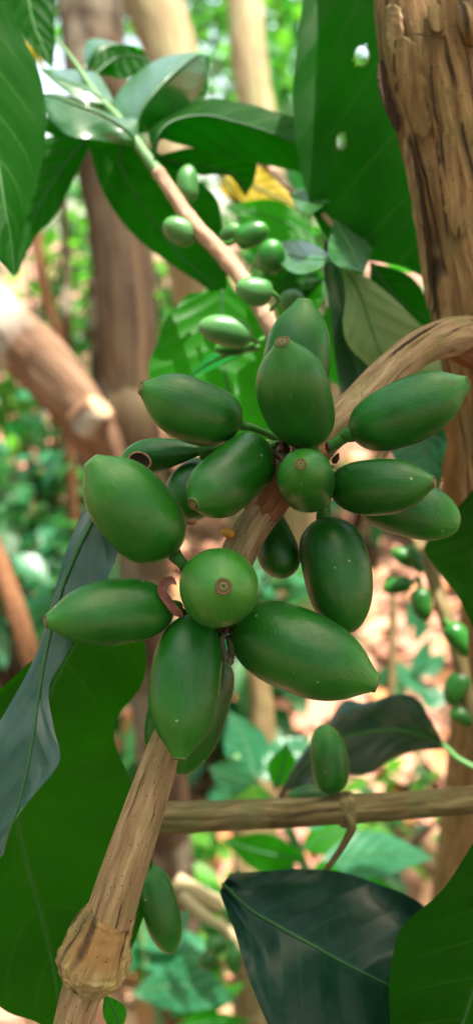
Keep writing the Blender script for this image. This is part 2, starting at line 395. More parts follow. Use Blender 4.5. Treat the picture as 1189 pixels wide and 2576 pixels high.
berry('hanging green berry on a straight short stalk under the upper node', (814, 1302, .114), (876, 1592, .111), 178, 'round', 'berry_dark', [(817, 1280, .1145), (815, 1230, .115), (800, 1170, .115)], 28, C1, scar=False)
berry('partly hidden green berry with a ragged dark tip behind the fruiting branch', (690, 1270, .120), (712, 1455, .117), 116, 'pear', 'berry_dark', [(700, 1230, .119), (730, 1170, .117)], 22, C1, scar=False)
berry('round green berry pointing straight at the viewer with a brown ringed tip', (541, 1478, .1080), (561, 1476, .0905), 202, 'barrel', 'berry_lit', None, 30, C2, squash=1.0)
berry('slim green berry pointing far left with a pale tip over the slate leaf', (436, 1528, .1065), (118, 1562, .099), 166, 'point', 'berry', [(455, 1540, .108), (530, 1575, .111)], 26, C2)
berry('largest green berry, stretching to lower right with a brown tip', (588, 1568, .1085), (944, 1720, .103), 222, 'point', 'berry', [(572, 1565, .110), (545, 1580, .112)], 32, C2, roll=.4)
berry('long green berry hanging straight down in front of the bare stem', (490, 1545, .1065), (452, 1905, .1010), 186, 'point', 'berry', [(495, 1530, .109), (520, 1560, .112)], 30, C2)
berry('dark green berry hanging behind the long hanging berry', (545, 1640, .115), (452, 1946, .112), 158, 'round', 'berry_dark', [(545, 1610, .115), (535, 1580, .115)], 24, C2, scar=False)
berry('sliver of a green berry left of the bare stem, behind the hanging berries', (450, 1690, .122), (392, 1905, .122), 110, 'round', 'berry', [(480, 1640, .121), (530, 1590, .118)], 22, C2, scar=False)

# small fruit along the blurred twig
CT = 'small berries along the blurred twig'
tb = [('pale ribbed berry standing up beside the top of the blurred twig', (474, 508, .172), (474, 416, .172), 58, [(478, 530, .173), (465, 550, .175)], 'berry_waxy'),
 ('pale berry on the left side of the blurred twig', (494, 600, .17), (412, 560, .168), 70, [(510, 610, .172), (520, 610, .173)], 'berry_waxy'),
 ('light berry nearest the twig in the touching pair', (560, 608, .176), (600, 568, .172), 50, [(550, 612, .175), (540, 612, .174)], 'berry_waxy'),
 ('dark berry at the outer side of the touching pair right of the twig', (590, 606, .169), (674, 572, .167), 62, [(570, 612, .17), (545, 612, .172)], 'berry'),
 ('dark berry in front of the white glossy leaf right of the twig', (670, 688, .165), (690, 602, .162), 74, [(650, 700, .165), (620, 690, .167)], 'berry'),
 ('waxy oval berry lying across the lower part of the twig', (684, 738, .148), (594, 722, .146), 74, [(700, 755, .15), (680, 780, .153)], 'berry_waxy'),
 ('waxy berry left of the twig above the bright green leaf', (632, 852, .150), (500, 818, .148), 78, [(645, 860, .152), (665, 850, .155)], 'berry_waxy'),
 ('shaded berry tucked under the waxy berry left of the twig', (620, 872, .158), (540, 878, .156), 46, [(640, 865, .157), (665, 850, .157)], 'berry'),
 ('washed out berry between the twig and the topmost berry', (760, 775, .19), (705, 745, .19), 60, [(770, 790, .19), (780, 820, .19)], 'berry_waxy')]
for lb, B, T, w, st, mt in tb: berry(lb, B, T, w, 'round', mt, st, 10, CT, scar=False, seg=24)
CB = 'berries on the lower and background branches'
ob_ = [('upright berry on the horizontal branch in front of the dark curled leaf', (834, 1996, .150), (812, 1824, .150), 100, [(838, 2010, .150), (850, 2030, .150)], 'berry'),
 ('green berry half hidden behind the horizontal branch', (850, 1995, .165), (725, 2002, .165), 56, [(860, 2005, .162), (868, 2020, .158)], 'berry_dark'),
 ('smooth green berry beside the bare stem under the horizontal branch', (372, 2180, .13), (432, 2395, .13), 98, [(372, 2150, .132), (380, 2090, .138)], 'berry'),
 ('topmost blurred berry at the right background branch', (1050, 1420, .24), (985, 1385, .24), 44, [(1060, 1430, .24)], 'berry'),
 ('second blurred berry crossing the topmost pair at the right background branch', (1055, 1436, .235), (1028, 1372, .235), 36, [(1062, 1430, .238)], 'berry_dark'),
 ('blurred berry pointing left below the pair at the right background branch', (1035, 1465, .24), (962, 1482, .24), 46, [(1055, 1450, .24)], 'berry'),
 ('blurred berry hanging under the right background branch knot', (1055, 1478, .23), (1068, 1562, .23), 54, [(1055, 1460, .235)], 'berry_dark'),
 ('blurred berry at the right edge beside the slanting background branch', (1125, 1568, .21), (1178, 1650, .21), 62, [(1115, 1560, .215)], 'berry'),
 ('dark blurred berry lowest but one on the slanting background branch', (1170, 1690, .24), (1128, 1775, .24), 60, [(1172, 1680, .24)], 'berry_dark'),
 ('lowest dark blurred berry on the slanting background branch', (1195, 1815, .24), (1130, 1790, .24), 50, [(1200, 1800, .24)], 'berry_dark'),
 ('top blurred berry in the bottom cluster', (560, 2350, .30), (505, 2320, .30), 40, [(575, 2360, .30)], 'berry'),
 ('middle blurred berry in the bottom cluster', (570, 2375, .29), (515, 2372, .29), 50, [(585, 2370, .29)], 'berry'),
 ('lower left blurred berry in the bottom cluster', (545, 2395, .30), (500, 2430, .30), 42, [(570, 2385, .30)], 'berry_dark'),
 ('right hand blurred berry in the bottom cluster', (588, 2385, .28), (590, 2450, .28), 44, [(588, 2370, .285)], 'berry'),
 ('upper right blurred berry in the bottom cluster', (588, 2310, .29), (560, 2285, .29), 34, [(590, 2325, .29)], 'berry')]
for lb, B, T, w, st, mt in ob_: berry(lb, B, T, w, 'round', mt, st, 10, CB, scar=False, seg=26)

# insect hole and brown scars
def disc_on(name, mat, x, y, d, rx, ry, ang, parent, dome=.3, irr=.15, ns=26, tilt=0):
    mb = MB(); c = P(x, y, d); mb.v.append(c - FW * (rx / FPX * d * dome)); mb.uv.append((0, 0))
    for j in range(ns):
        a = 2 * math.pi * j / ns; k = 1 + irr * noise.noise(Vector((math.cos(a) * 1.5, math.sin(a) * 1.5, x * .1)))
        ux = math.cos(a) * rx * k; uy = math.sin(a) * ry * k
        xx = ux * math.cos(ang) - uy * math.sin(ang); yy = ux * math.sin(ang) + uy * math.cos(ang)
        mb.v.append(P(x + xx, y + yy, d + tilt * yy / FPX * d)); mb.uv.append((1, 0))
    for j in range(ns): mb.f.append((0, 1 + j, 1 + (j + 1) % ns)); mb.mi.append(0)
    return mb.build(name, mat, parent)
def find(lbl):
    for o in col.objects:
        if o.get('label', '').startswith(lbl): return o
hb = find('shrivelled')
disc_on('insect_hole', M['hole'], 352, 1160, .1128, 27, 20, .35, hb, dome=-.5)
ring = []
for j in range(17):
    a = 2 * math.pi * j / 16 + .8
    ux = math.cos(a) * 28; uy = math.sin(a) * 21
    ring.append((352 + ux * math.cos(.35) - uy * math.sin(.35), 1160 + ux * math.sin(.35) + uy * math.cos(.35), .1127, 5))
tube('hole_rim', M['rim'], ring, hb, seg=8, rough=.3, n=48)
disc_on('brown_fleck', M['rim'], 480, 1312, .1092, 16, 9, -.2, find('shaded green berry'), irr=.5)
t_ = find('largest green berry')
# ------------------------------------------------------------------ main coffee tree: trunk and fruiting branch
def trunk_disp(a, t):
    # broken flakes with stepped edges
    k = noise.noise(Vector((math.cos(a) * 2.4, math.sin(a) * 2.4, t * 3.1 + 5)))
    k2 = noise.noise(Vector((math.cos(a) * 7, math.sin(a) * 7, t * 5)))
    step = (math.floor(k * 5) / 5)
    return 1 + .06 * step + .018 * k2
tree = thing('coffee_tree', P(1290, 1700, .17), 'thick flaky tan coffee trunk on the right with the arching branch that bears the berries', 'coffee tree')
tube('trunk', M['bark_main'], [(1500, -3400, .14, 150), (1300, -2300, .142, 180), (1120, -1200, .146, 220), (1066, -500, .150, 250), (1062, -140, .150, 262), (1078, 60, .150, 264), (1100, 200, .150, 258), (1140, 400, .150, 236), (1178, 600, .150, 226), (1210, 780, .150, 240), (1236, 900, .152, 236), (1262, 1100, .155, 216), (1280, 1350, .158, 214), (1285, 1650, .164, 204), (1290, 2100, .175, 190), (1000, 2800, .30, 112), (838, 3080, .5, 70), (770, 3210, .71, 56)],
     tree, seg=120, n=420, rough=.03, ridge=.012, disp=trunk_disp)
def br_disp(a, t):
    k = noise.noise(Vector((math.cos(a) * 2.5, math.sin(a) * 2.5, t * 4)))
    return 1 + .03 * k - .05 * math.exp(-((math.atan2(math.sin(a - 2.5), math.cos(a - 2.5))) / .22) ** 2) * (1 if t < .3 else .3)
tube('branch', M['bark_branch'], [(1215, 866, .140, 104), (1150, 846, .133, 100), (1060, 874, .128, 92), (985, 935, .124, 98), (905, 1015, .120, 98), (830, 1085, .117, 96), (765, 1150, .115, 92), (715, 1212, .1145, 84), (665, 1285, .114, 86), (615, 1362, .113, 90), (560, 1490, .112, 90), (505, 1640, .1115, 86), (448, 1800, .111, 84), (402, 1920, .111, 94), (355, 2060, .110, 106), (312, 2190, .109, 116), (275, 2310, .1085, 124)],
     tree, seg=64, n=300, rough=.02, disp=br_disp)
tube('branch_end', M['bark_branch'], [(232, 2440, .108, 118), (205, 2500, .108, 102), (180, 2600, .1075, 100), (150, 2720, .107, 98)], tree, seg=48, n=60, rough=.03, disp=br_disp)
def nd_disp(a, t):
    k = noise.noise(Vector((math.cos(a) * 1.4, math.sin(a) * 1.4, t * 4 + 2)))
    k3 = abs(noise.noise(Vector((math.cos(a) * 3, math.sin(a) * 3, t * 9))))
    return 1 + .14 * k - .10 * k3 + .06 * noise.noise(Vector((math.cos(a) * 7, math.sin(a) * 7, t * 22)))
tube('node', M['bark_node'], [(284, 2280, .1085, 118), (272, 2315, .1085, 134), (252, 2365, .108, 166), (235, 2412, .108, 192), (228, 2440, .108, 176), (222, 2462, .108, 132), (216, 2480, .108, 104)], tree, seg=60, n=80, disp=nd_disp)
tube('node', M['bark_red'], [(650, 1305, .1138, 84), (700, 1232, .1142, 94), (735, 1182, .1145, 104), (768, 1146, .1148, 108), (800, 1112, .116, 96)], tree, seg=40, n=60, disp=nd_disp)
tube('branch_collar', M['bark_red'], [(1225, 872, .141, 140), (1180, 858, .137, 124), (1145, 848, .133, 106)], tree, seg=40, n=30, disp=nd_disp)
tube('knot', M['bark_main'], [(1155, 20, .142, 40), (1174, 52, .138, 46), (1182, 90, .138, 36), (1184, 120, .142, 16)], tree, seg=30, n=30, disp=nd_disp)
TR = [(-140, 1062, 262), (60, 1078, 264), (200, 1100, 258), (400, 1140, 236), (600, 1178, 226), (780, 1210, 240), (900, 1236, 236)]
def on_trunk(x, y, lift=0.0):
    for (y0, x0, w0), (y1, x1, w1) in zip(TR, TR[1:]):
        if y <= y1: break
    f = (y - y0) / (y1 - y0); xc = x0 + (x1 - x0) * f; w_ = w0 + (w1 - w0) * f
    o_ = max(-.97, min(.97, (x - xc) / (w_ / 2)))
    return .150 - w_ / 2 / FPX * .150 * math.sqrt(1 - o_ * o_) - lift
def flake(mat, px, h=.0006, seed=0.0, name='bark_flake'):
    q = catmull([list(p) for p in px], 50); mb = MB(); n = 50
    for i, (x, y, w_) in enumerate(q):
        e = min(1, (i + .5) / 5, (n - .5 - i) / 5)
        l = w_ * .5 * e * (1 + .3 * noise.noise(Vector((i * .25, seed, 0)))); r = w_ * .5 * e * (1 + .3 * noise.noise(Vector((i * .22, seed, 9))))
        for k, (sx, hh) in enumerate([(-1, -.6), (-.95, .7), (-.5, 1), (0, .8 + .3 * noise.noise(Vector((i * .5, seed, 4)))), (.5, 1), (.95, .8), (1, -.6)]):
            xx = x + (l if sx < 0 else r) * sx
            mb.v.append(P(xx, y, on_trunk(xx, y, h * hh * .38))); mb.uv.append((xx / FPX * .15, y / FPX * .15))
    for i in range(n - 1):
        for k in range(6):
            a = i * 7 + k; mb.f.append((a, a + 7, a + 8, a + 1)); mb.mi.append(0)
    return mb.build(name, mat, tree)
M['crevice'] = plain('dark_bark_crevice', (.035, .016, .008), .9, (.06, .028, .012), 900, .8, .0006)
M['bark_light'] = bark_mat('pale_bark_flake', [(.16, .09, .036), (.29, .175, .075), (.44, .29, .14)], algae=(.19, .165, .06), sc=1.0, bumpd=.0012, crackamt=.5)
flake(M['crevice'], [(958, 150, 20), (962, 210, 26), (976, 260, 30), (990, 300, 26), (1000, 335, 10)], .0004, 1, 'bark_crevice')
flake(M['crevice'], [(1028, 330, 12), (1042, 420, 14), (1058, 520, 14), (1072, 620, 12), (1086, 740, 12), (1090, 790, 8)], .0003, 2, 'bark_crevice')
flake(M['crevice'], [(1130, 100, 12), (1140, 180, 14), (1160, 250, 18), (1178, 320, 12), (1184, 350, 6)], .0003, 3, 'bark_crevice')
flake(M['crevice'], [(1082, 160, 6), (1086, 220, 8), (1094, 290, 8), (1108, 320, 5)], .0003, 3.5, 'bark_crevice')
flake(M['bark_light'], [(1016, 345, 20), (1030, 420, 22), (1046, 520, 22), (1060, 620, 20), (1076, 740, 20), (1082, 785, 14)], .0007, 4)
flake(M['bark_light'], [(1158, 100, 30), (1166, 170, 34), (1180, 240, 30), (1192, 310, 20)], .0008, 5)
flake(M['bark_main'], [(1010, 90, 60), (1022, 160, 74), (1036, 240, 70), (1056, 310, 50), (1066, 345, 24)], .0007, 6)
flake(M['bark_light'], [(985, 10, 40), (990, 60, 46), (994, 110, 40), (1000, 140, 20)], .0006, 7)
flake(M['bark_main'], [(1120, 330, 40), (1128, 420, 50), (1140, 520, 46), (1150, 600, 30)], .0006, 8)
flake(M['crevice'], [(1098, 350, 6), (1106, 430, 8), (1116, 520, 8), (1126, 600, 6)], .0002, 9, 'bark_crevice')
flake(M['bark_light'], [(1094, 10, 40), (1098, 50, 44), (1100, 80, 30)], .0007, 10)
flake(M['crevice'], [(1040, 84, 26), (1090, 92, 22), (1120, 96, 10)], .0003, 11, 'bark_crevice')
tube('bark_furrow', M['crevice'], [(1112, 812, .1282, 4), (1060, 838, .1254, 9), (1000, 884, .1226, 12), (940, 946, .1203, 12), (890, 1002, .1182, 10), (850, 1050, .1160, 4)], tree, seg=10, n=60, rough=.5)
tube('bark_furrow', M['bark_light'], [(1100, 830, .1272, 6), (1050, 858, .1242, 14), (985, 915, .1214, 16), (925, 978, .1190, 14), (870, 1040, .1165, 5)], tree, seg=10, n=60, rough=.3)
# bracts at nodes
for k, (x, y, d, s) in enumerate([(722, 1132, .1085, 15), (742, 1128, .1075, 13), (705, 1150, .1095, 12), (760, 1135, .1065, 10), (840, 1160, .107, 13), (826, 1130, .107, 11), (848, 1150, .108, 9), (690, 1118, .110, 11), (720, 1165, .1095, 9), (712, 1120, .104, 14), (732, 1112, .103, 10), (700, 1140, .103, 12), (722, 1146, .104, 10), (748, 1120, .103, 8), (690, 1168, .106, 10), (706, 1182, .106, 8), (835, 1175, .104, 9), (560, 1600, .105, 12), (540, 1590, .104, 10), (575, 1588, .105, 10)]):
    a = rng.uniform(0, 6)
    tube('bract', M['bract'], [(x, y, d + .003, s * 1.2), (x + s * math.cos(a) * .8, y + s * math.sin(a) * .8, d + .001, s), (x + s * math.cos(a) * 1.7, y + s * math.sin(a) * 1.7, d, s * .25)], tree, seg=10, n=12, rough=.5)
# curled strip
def strip(name, mat, px, wid, parent):
    q = catmull([list(p) for p in px], 30); mb = MB()
    for i, (x, y, d, tw) in enumerate(q):
        a = Vector((math.cos(tw), math.sin(tw)))
        e = min(1, i / 6 + .3, (29 - i) / 6 + .3)
        for s in (-1, -.3, .3, 1):
            mb.v.append(P(x + a.x * wid * s * e, y + a.y * wid * s * e, d + .0006 * math.cos(s * 1.4))); mb.uv.append((s, i))
    for i in range(29):
        for j in range(3):
            k = i * 4 + j; mb.f.append((k, k + 1, k + 5, k + 4)); mb.mi.append(0)
    return mb.build(name, mat, parent)
strip('dried_bract', M['curl'], [(448, 1486, .1015, 1.4), (440, 1462, .1015, 1.2), (418, 1464, .102, .7), (408, 1490, .102, .1), (428, 1520, .102, -.2), (445, 1540, .102, -.4), (458, 1552, .103, -.5)], 12, tree)
for px in ([(560, 1595, .106, 18), (556, 1625, .105, 16), (566, 1650, .105, 22), (560, 1662, .105, 10)], [(575, 1600, .107, 16), (582, 1630, .106, 18), (578, 1660, .1055, 20), (586, 1668, .1055, 10)], [(548, 1590, .107, 20), (545, 1625, .107, 14), (552, 1645, .107, 12)], [(585, 1585, .107, 24), (592, 1610, .107, 14), (600, 1620, .107, 6)]):
    tube('dried_bud', M['dead'], px, tree, seg=12, n=16, rough=.35)
bud = thing('dried_flower_bud', P(570, 1340, .112), 'tiny orange yellow flower remnant beside the reddish part of the fruiting branch', 'flower bud')
tube('bud', M['orange'], [(556, 1336, .1115, 8), (566, 1338, .111, 22), (580, 1342, .111, 20), (592, 1346, .112, 8)], bud, seg=14, n=14, rough=.4)

# ------------------------------------------------------------------ leaves
def blade(rows, mat, parent=None, name='blade', nv=44, nu=22, quilt=.0001, wav=.0009, nlat=8, holes=(), seed=0, flip=False, arch=0.0):
    """rows: (L, M, R, d) with d a number or (dL, dM, dR); returns blade, midrib points"""
    flat = []
    for L, Mi, Rr, d in rows:
        if not isinstance(d, tuple): d = (d, d, d)
        flat.append([*L, d[0], *Mi, d[1], *Rr, d[2]])
    q = catmull(flat, nv); mb = MB(); mid = []
    for i, r in enumerate(q):
        v = i / (nv - 1)
        Lp, Mp, Rp = (r[0:3], r[3:6], r[6:9])
        mid.append((Mp[0], Mp[1], Mp[2]))
        for j in range(nu + 1):
            u = j / nu * 2 - 1; a = abs(u); E = Lp if u < 0 else Rp
            x = Mp[0] + (E[0] - Mp[0]) * a; y = Mp[1] + (E[1] - Mp[1]) * a; d = Mp[2] + (E[2] - Mp[2]) * a
            ph = v * nlat - a * 1.6
            dd = quilt * abs(math.sin(math.pi * ph)) * math.sin(math.pi * min(1, a * 1.02)) ** .5
            dd += wav * noise.noise(Vector((u * 1.3 + seed, v * 4.5, seed))) * (a ** 1.5) * 2
            dd += arch * math.sin(math.pi * a)
            mb.v.append(P(x, y, d - dd)); mb.uv.append((j / nu, v))
    k0 = (nv // 2) * (nu + 1) + nu // 4
    k1 = (nv // 2) * (nu + 1) + (3 * nu) // 4
    facing = 0.0
    for k in (k0, k1):
        e = (mb.v[k + nu + 1] - mb.v[k]).cross(mb.v[k + 1] - mb.v[k]); facing += e.dot(CAM - mb.v[k])
    flip = facing < 0
    if holes:
        for vi, p_ in enumerate(mb.v):
            c = p_ - CAM; z = c.dot(FW); px = CX + c.dot(RT) / z * FPX; py = CY - c.dot(UP) / z * FPX
            for hx, hy, rx, ry in holes:
                e = math.hypot((px - hx) / rx, (py - hy) / ry)
                if .55 < e < 1.3:
                    k_ = (1 + .10 * noise.noise(Vector((px * .05, py * .05, 1)))) / e
                    mb.v[vi] = P(hx + (px - hx) * k_, hy + (py - hy) * k_, z)
    for i in range(nv - 1):
        for j in range(nu):
            a = i * (nu + 1) + j
            if holes:
                c = (mb.v[a] + mb.v[a + nu + 2]) / 2 - CAM
                z = c.dot(FW); px = CX + c.dot(RT) / z * FPX; py = CY - c.dot(UP) / z * FPX
                if any(((px - hx) / rx) ** 2 + ((py - hy) / ry) ** 2 < .98 for hx, hy, rx, ry in holes): continue
            fc = (a, a + nu + 1, a + nu + 2, a + 1)
            mb.f.append(fc if not flip else fc[::-1]); mb.mi.append(0)
    return mb.build(name, mat, parent), mid
def ribtube(mid, parent, mat, w0=12, w1=2, off=.0001, petiole=None, name='midrib'):
    px = [(x, y, d - off, w0 + (w1 - w0) * i / (len(mid) - 1)) for i, (x, y, d) in enumerate(mid)]
    px = px[::3] + [px[-1]]
    o = tube(name, mat, px, parent, seg=8, n=50, cap=True)
    if petiole:
        tube('petiole', mat, [(px[1][0], px[1][1], px[1][2], w0)] + petiole, parent, seg=10, n=24)
    return o
def leaf(label, rows, mat, rib='rib_dark', w0=8, petiole=None, parent=None, midrib=True, **kw):
    d = rows[0][3]; d = d[1] if isinstance(d, tuple) else d
    if parent is None:
        root = thing('coffee_leaf', P(*rows[0][1], d), label, 'leaf', 'coffee leaves around the branch')
        b, mid = blade(rows, M[mat], root, **kw)
        if midrib: ribtube(mid, root, M[rib], w0, 2, petiole=petiole)
    else:
        b, mid = blade(rows, M[mat], parent, name='leaf', **kw)
        if label: b['label'] = label
        if midrib: ribtube(mid, b, M[rib], w0, 2, petiole=petiole)
        root = b
    return root
LF = [0.02, .28, .55, .78, .93, 1.0, .97, .86, .68, .45, .22, .02]
def pleaf(label, A, B, w, mat, bend=0, fold=0.0, tilt=0.0, parent=None, rib='rib_dark', w0=8, petiole=None, skew=0.0, **kw):
    """lens-shaped leaf from A=(x,y,d) to B; bend px sideways, fold & tilt in metres of depth"""
    dx, dy = B[0] - A[0], B[1] - A[1]; l = math.hypot(dx, dy); nx, ny = -dy / l, dx / l
    rows = []
    for i, k in enumerate(LF):
        t = i / 11; o = bend * math.sin(math.pi * t)
        mx, my = A[0] + dx * t + nx * o, A[1] + dy * t + ny * o; dm = A[2] + (B[2] - A[2]) * t
        a, b = (1 - skew) * w / 2 * k, (1 + skew) * w / 2 * k
        rows.append(((mx + nx * a, my + ny * a), (mx, my), (mx - nx * b, my - ny * b), (dm + (-fold - tilt) * k, dm, dm + (-fold + tilt) * k)))
    kw.setdefault('nv', 26); kw.setdefault('nu', 12)
    return leaf(label, rows, mat, rib, w0, petiole, parent, **kw)

# big foreground leaves
leaf('long slate green leaf sweeping down the left edge in front of the deep green leaf', [
 ((232, 1262), (250, 1250), (270, 1262), (0.1130, 0.1126, 0.1130)),
 ((200, 1305), (235, 1302), (300, 1345), (0.1115, 0.1111, 0.1115)),
 ((165, 1390), (196, 1382), (292, 1405), (0.1100, 0.1096, 0.1100)),
 ((138, 1490), (160, 1470), (258, 1478), (0.1090, 0.1086, 0.1090)),
 ((112, 1580), (134, 1560), (205, 1572), (0.1075, 0.1071, 0.1075)),
 ((75, 1680), (112, 1660), (166, 1650), (0.1060, 0.1056, 0.1060)),
 ((15, 1790), (96, 1760), (124, 1735), (0.1045, 0.1041, 0.1045)),
 ((-50, 1900), (84, 1850), (136, 1830), (0.1025, 0.1021, 0.1025)),
 ((-90, 2010), (66, 1950), (150, 1915), (0.1010, 0.1006, 0.1010)),
 ((-110, 2120), (40, 2050), (88, 1998), (0.0995, 0.0991, 0.0995)),
 ((-110, 2200), (5, 2120), (38, 2060), (0.0985, 0.0981, 0.0985)),
 ((-80, 2270), (-30, 2180), (10, 2150), (0.0975, 0.0971, 0.0975))], 'leaf_slate', 'rib_dark', 15, nv=70, nu=30, quilt=.0001, wav=.0004, seed=3)
leaf('broad deep green leaf filling the lower left behind the bare stem', [
 ((190, 1570), (250, 1545), (330, 1565), (.130, .130, .130)),
 ((60, 1680), (180, 1640), (366, 1625), (.126, .129, .131)),
 ((-60, 1800), (120, 1760), (358, 1720), (.124, .128, .131)),
 ((-150, 1950), (75, 1900), (298, 1800), (.122, .127, .131)),
 ((-200, 2080), (48, 2050), (288, 1862), (.122, .126, .132)),
 ((-200, 2200), (66, 2160), (325, 1955), (.122, .126, .131)),
 ((-160, 2330), (92, 2260), (375, 2080), (.122, .126, .130)),
 ((-80, 2450), (118, 2360), (380, 2220), (.122, .126, .130)),
 ((10, 2540), (138, 2460), (330, 2390), (.123, .126, .130)),
 ((90, 2570), (150, 2540), (240, 2530), (.124, .126, .129)),
 ((150, 2610), (156, 2610), (165, 2610), .127)], 'leaf_deep', 'rib_dark', 4, nv=60, nu=30, quilt=.00018, wav=.0012, seed=9)
leaf('huge dark green leaf with two small holes, hanging beside the top of the thick trunk', [
 ((812, -190), (930, -230), (1050, -210), (.172, .174, .178)),
 ((770, -60), (950, -130), (1120, -130), (.168, .174, .182)),
 ((752, 80), (972, 20), (1170, -10), (.166, .172, .182)),
 ((736, 220), (1000, 180), (1200, 160), (.166, .172, .180)),
 ((744, 360), (1030, 330), (1210, 310), (.166, .172, .180)),
 ((768, 480), (1050, 460), (1210, 440), (.167, .172, .180)),
 ((812, 585), (1070, 570), (1200, 560), (.168, .172, .178)),
 ((890, 645), (1085, 640), (1180, 630), (.169, .172, .176)),
 ((1010, 672), (1098, 690), (1150, 670), (.171, .172, .174)),
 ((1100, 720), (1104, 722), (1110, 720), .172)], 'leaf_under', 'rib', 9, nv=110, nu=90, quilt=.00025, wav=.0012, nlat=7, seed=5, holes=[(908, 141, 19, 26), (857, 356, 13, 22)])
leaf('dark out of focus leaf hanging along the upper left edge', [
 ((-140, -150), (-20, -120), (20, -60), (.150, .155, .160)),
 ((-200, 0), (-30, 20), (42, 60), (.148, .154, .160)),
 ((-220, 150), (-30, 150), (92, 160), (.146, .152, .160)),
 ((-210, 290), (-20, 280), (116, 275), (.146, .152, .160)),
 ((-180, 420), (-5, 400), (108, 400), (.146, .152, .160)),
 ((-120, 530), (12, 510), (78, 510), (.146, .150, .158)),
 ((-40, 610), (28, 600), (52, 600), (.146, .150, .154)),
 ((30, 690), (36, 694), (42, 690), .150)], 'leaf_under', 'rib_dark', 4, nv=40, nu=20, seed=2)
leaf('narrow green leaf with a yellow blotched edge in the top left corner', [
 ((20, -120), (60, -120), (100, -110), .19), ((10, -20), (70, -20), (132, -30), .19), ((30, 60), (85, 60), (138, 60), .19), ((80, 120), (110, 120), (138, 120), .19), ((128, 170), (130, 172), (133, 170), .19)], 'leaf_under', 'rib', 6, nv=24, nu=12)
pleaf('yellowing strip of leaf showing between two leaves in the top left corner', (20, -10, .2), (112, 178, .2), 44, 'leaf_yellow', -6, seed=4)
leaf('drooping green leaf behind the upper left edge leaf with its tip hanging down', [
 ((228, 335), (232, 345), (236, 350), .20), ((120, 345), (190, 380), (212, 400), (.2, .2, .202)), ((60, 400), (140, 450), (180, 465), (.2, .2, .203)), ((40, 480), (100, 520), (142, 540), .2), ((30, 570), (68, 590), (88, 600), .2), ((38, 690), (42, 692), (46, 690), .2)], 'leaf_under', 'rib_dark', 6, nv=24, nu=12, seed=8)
leaf('dark glossy navy green leaf at the bottom below the horizontal branch', [
 ((552, 2246), (560, 2222), (580, 2196), (0.1395, 0.1395, 0.1395)),
 ((590, 2345), (625, 2285), (660, 2192), (0.1305, 0.1350, 0.1455)),
 ((622, 2450), (700, 2330), (740, 2186), (0.1245, 0.1320, 0.1470)),
 ((670, 2570), (780, 2375), (850, 2192), (0.1215, 0.1305, 0.1470)),
 ((740, 2700), (860, 2420), (945, 2222), (0.1215, 0.1305, 0.1455)),
 ((860, 2760), (935, 2458), (1030, 2256), (0.1230, 0.1305, 0.1425)),
 ((960, 2740), (1000, 2490), (1080, 2300), (0.1260, 0.1305, 0.1380)),
 ((1040, 2640), (1060, 2525), (1110, 2400), (0.1290, 0.1305, 0.1335)),
 ((1120, 2560), (1122, 2555), (1125, 2550), .132)], 'leaf_navy', 'rib_dark', 8, nv=60, nu=30, quilt=.00008, wav=.0035, nlat=6, seed=6,
 petiole=[(600, 2195, .142, 12)])
leaf('green leaf filling the bottom right corner in front of the navy leaf', [
 ((1300, 1960), (1310, 1955), (1320, 1960), .122),
 ((1190, 2120), (1300, 2150), (1420, 2180), (.119, .122, .126)),
 ((1110, 2240), (1260, 2280), (1430, 2330), (.118, .122, .127)),
 ((1012, 2330), (1220, 2400), (1420, 2470), (.118, .122, .127)),
 ((984, 2420), (1180, 2520), (1380, 2620), (.118, .122, .127)),
 ((978, 2520), (1140, 2640), (1320, 2750), (.119, .122, .126)),
 ((990, 2680), (1090, 2740), (1200, 2800), (.120, .122, .124)),
 ((1040, 2840), (1045, 2842), (1050, 2845), .122)], 'leaf_deep', 'rib_dark', 8, nv=40, nu=24, seed=12, quilt=.00012)
leaf('dark blue green leaf with a wavy edge and curved stalk behind the upright berry', [
 ((1112, 1868), (1114, 1874), (1112, 1884), .20),
 ((1085, 1815), (1060, 1850), (1040, 1892), (.197, .20, .203)),
 ((1045, 1755), (1005, 1836), (980, 1915), (.195, .20, .206)),
 ((985, 1748), (950, 1838), (925, 1948), (.197, .203, .208)),
 ((920, 1768), (890, 1848), (860, 1948), (.20, .205, .209)),
 ((865, 1762), (830, 1872), (805, 1970), (.204, .207, .21)),
 ((820, 1822), (780, 1905), (755, 1985), (.207, .209, .211)),
 ((752, 1905), (738, 1950), (725, 1990), (.209, .21, .211)),
 ((698, 2004), (700, 2006), (703, 2008), .212)], 'leaf_slate', 'rib', 12, nv=44, nu=22, quilt=.0006, wav=.002, nlat=6, seed=15, flip=True,
 petiole=[(1120, 1880, .20, 14), (1150, 1908, .197, 14), (1200, 1935, .195, 15)])
leaf('dark green leaf at the right edge beneath the blunt berry', [
 ((1230, 1180), (1240, 1185), (1250, 1190), .15), ((1130, 1300), (1210, 1320), (1290, 1330), .15), ((1068, 1372), (1190, 1400), (1300, 1420), .15), ((1088, 1420), (1200, 1460), (1290, 1500), .15), ((1150, 1500), (1210, 1530), (1270, 1560), .15), ((1192, 1590), (1200, 1592), (1206, 1590), .15)], 'leaf_deep', 'rib_dark', 7, nv=30, nu=16)
hl = find('huge dark green leaf')
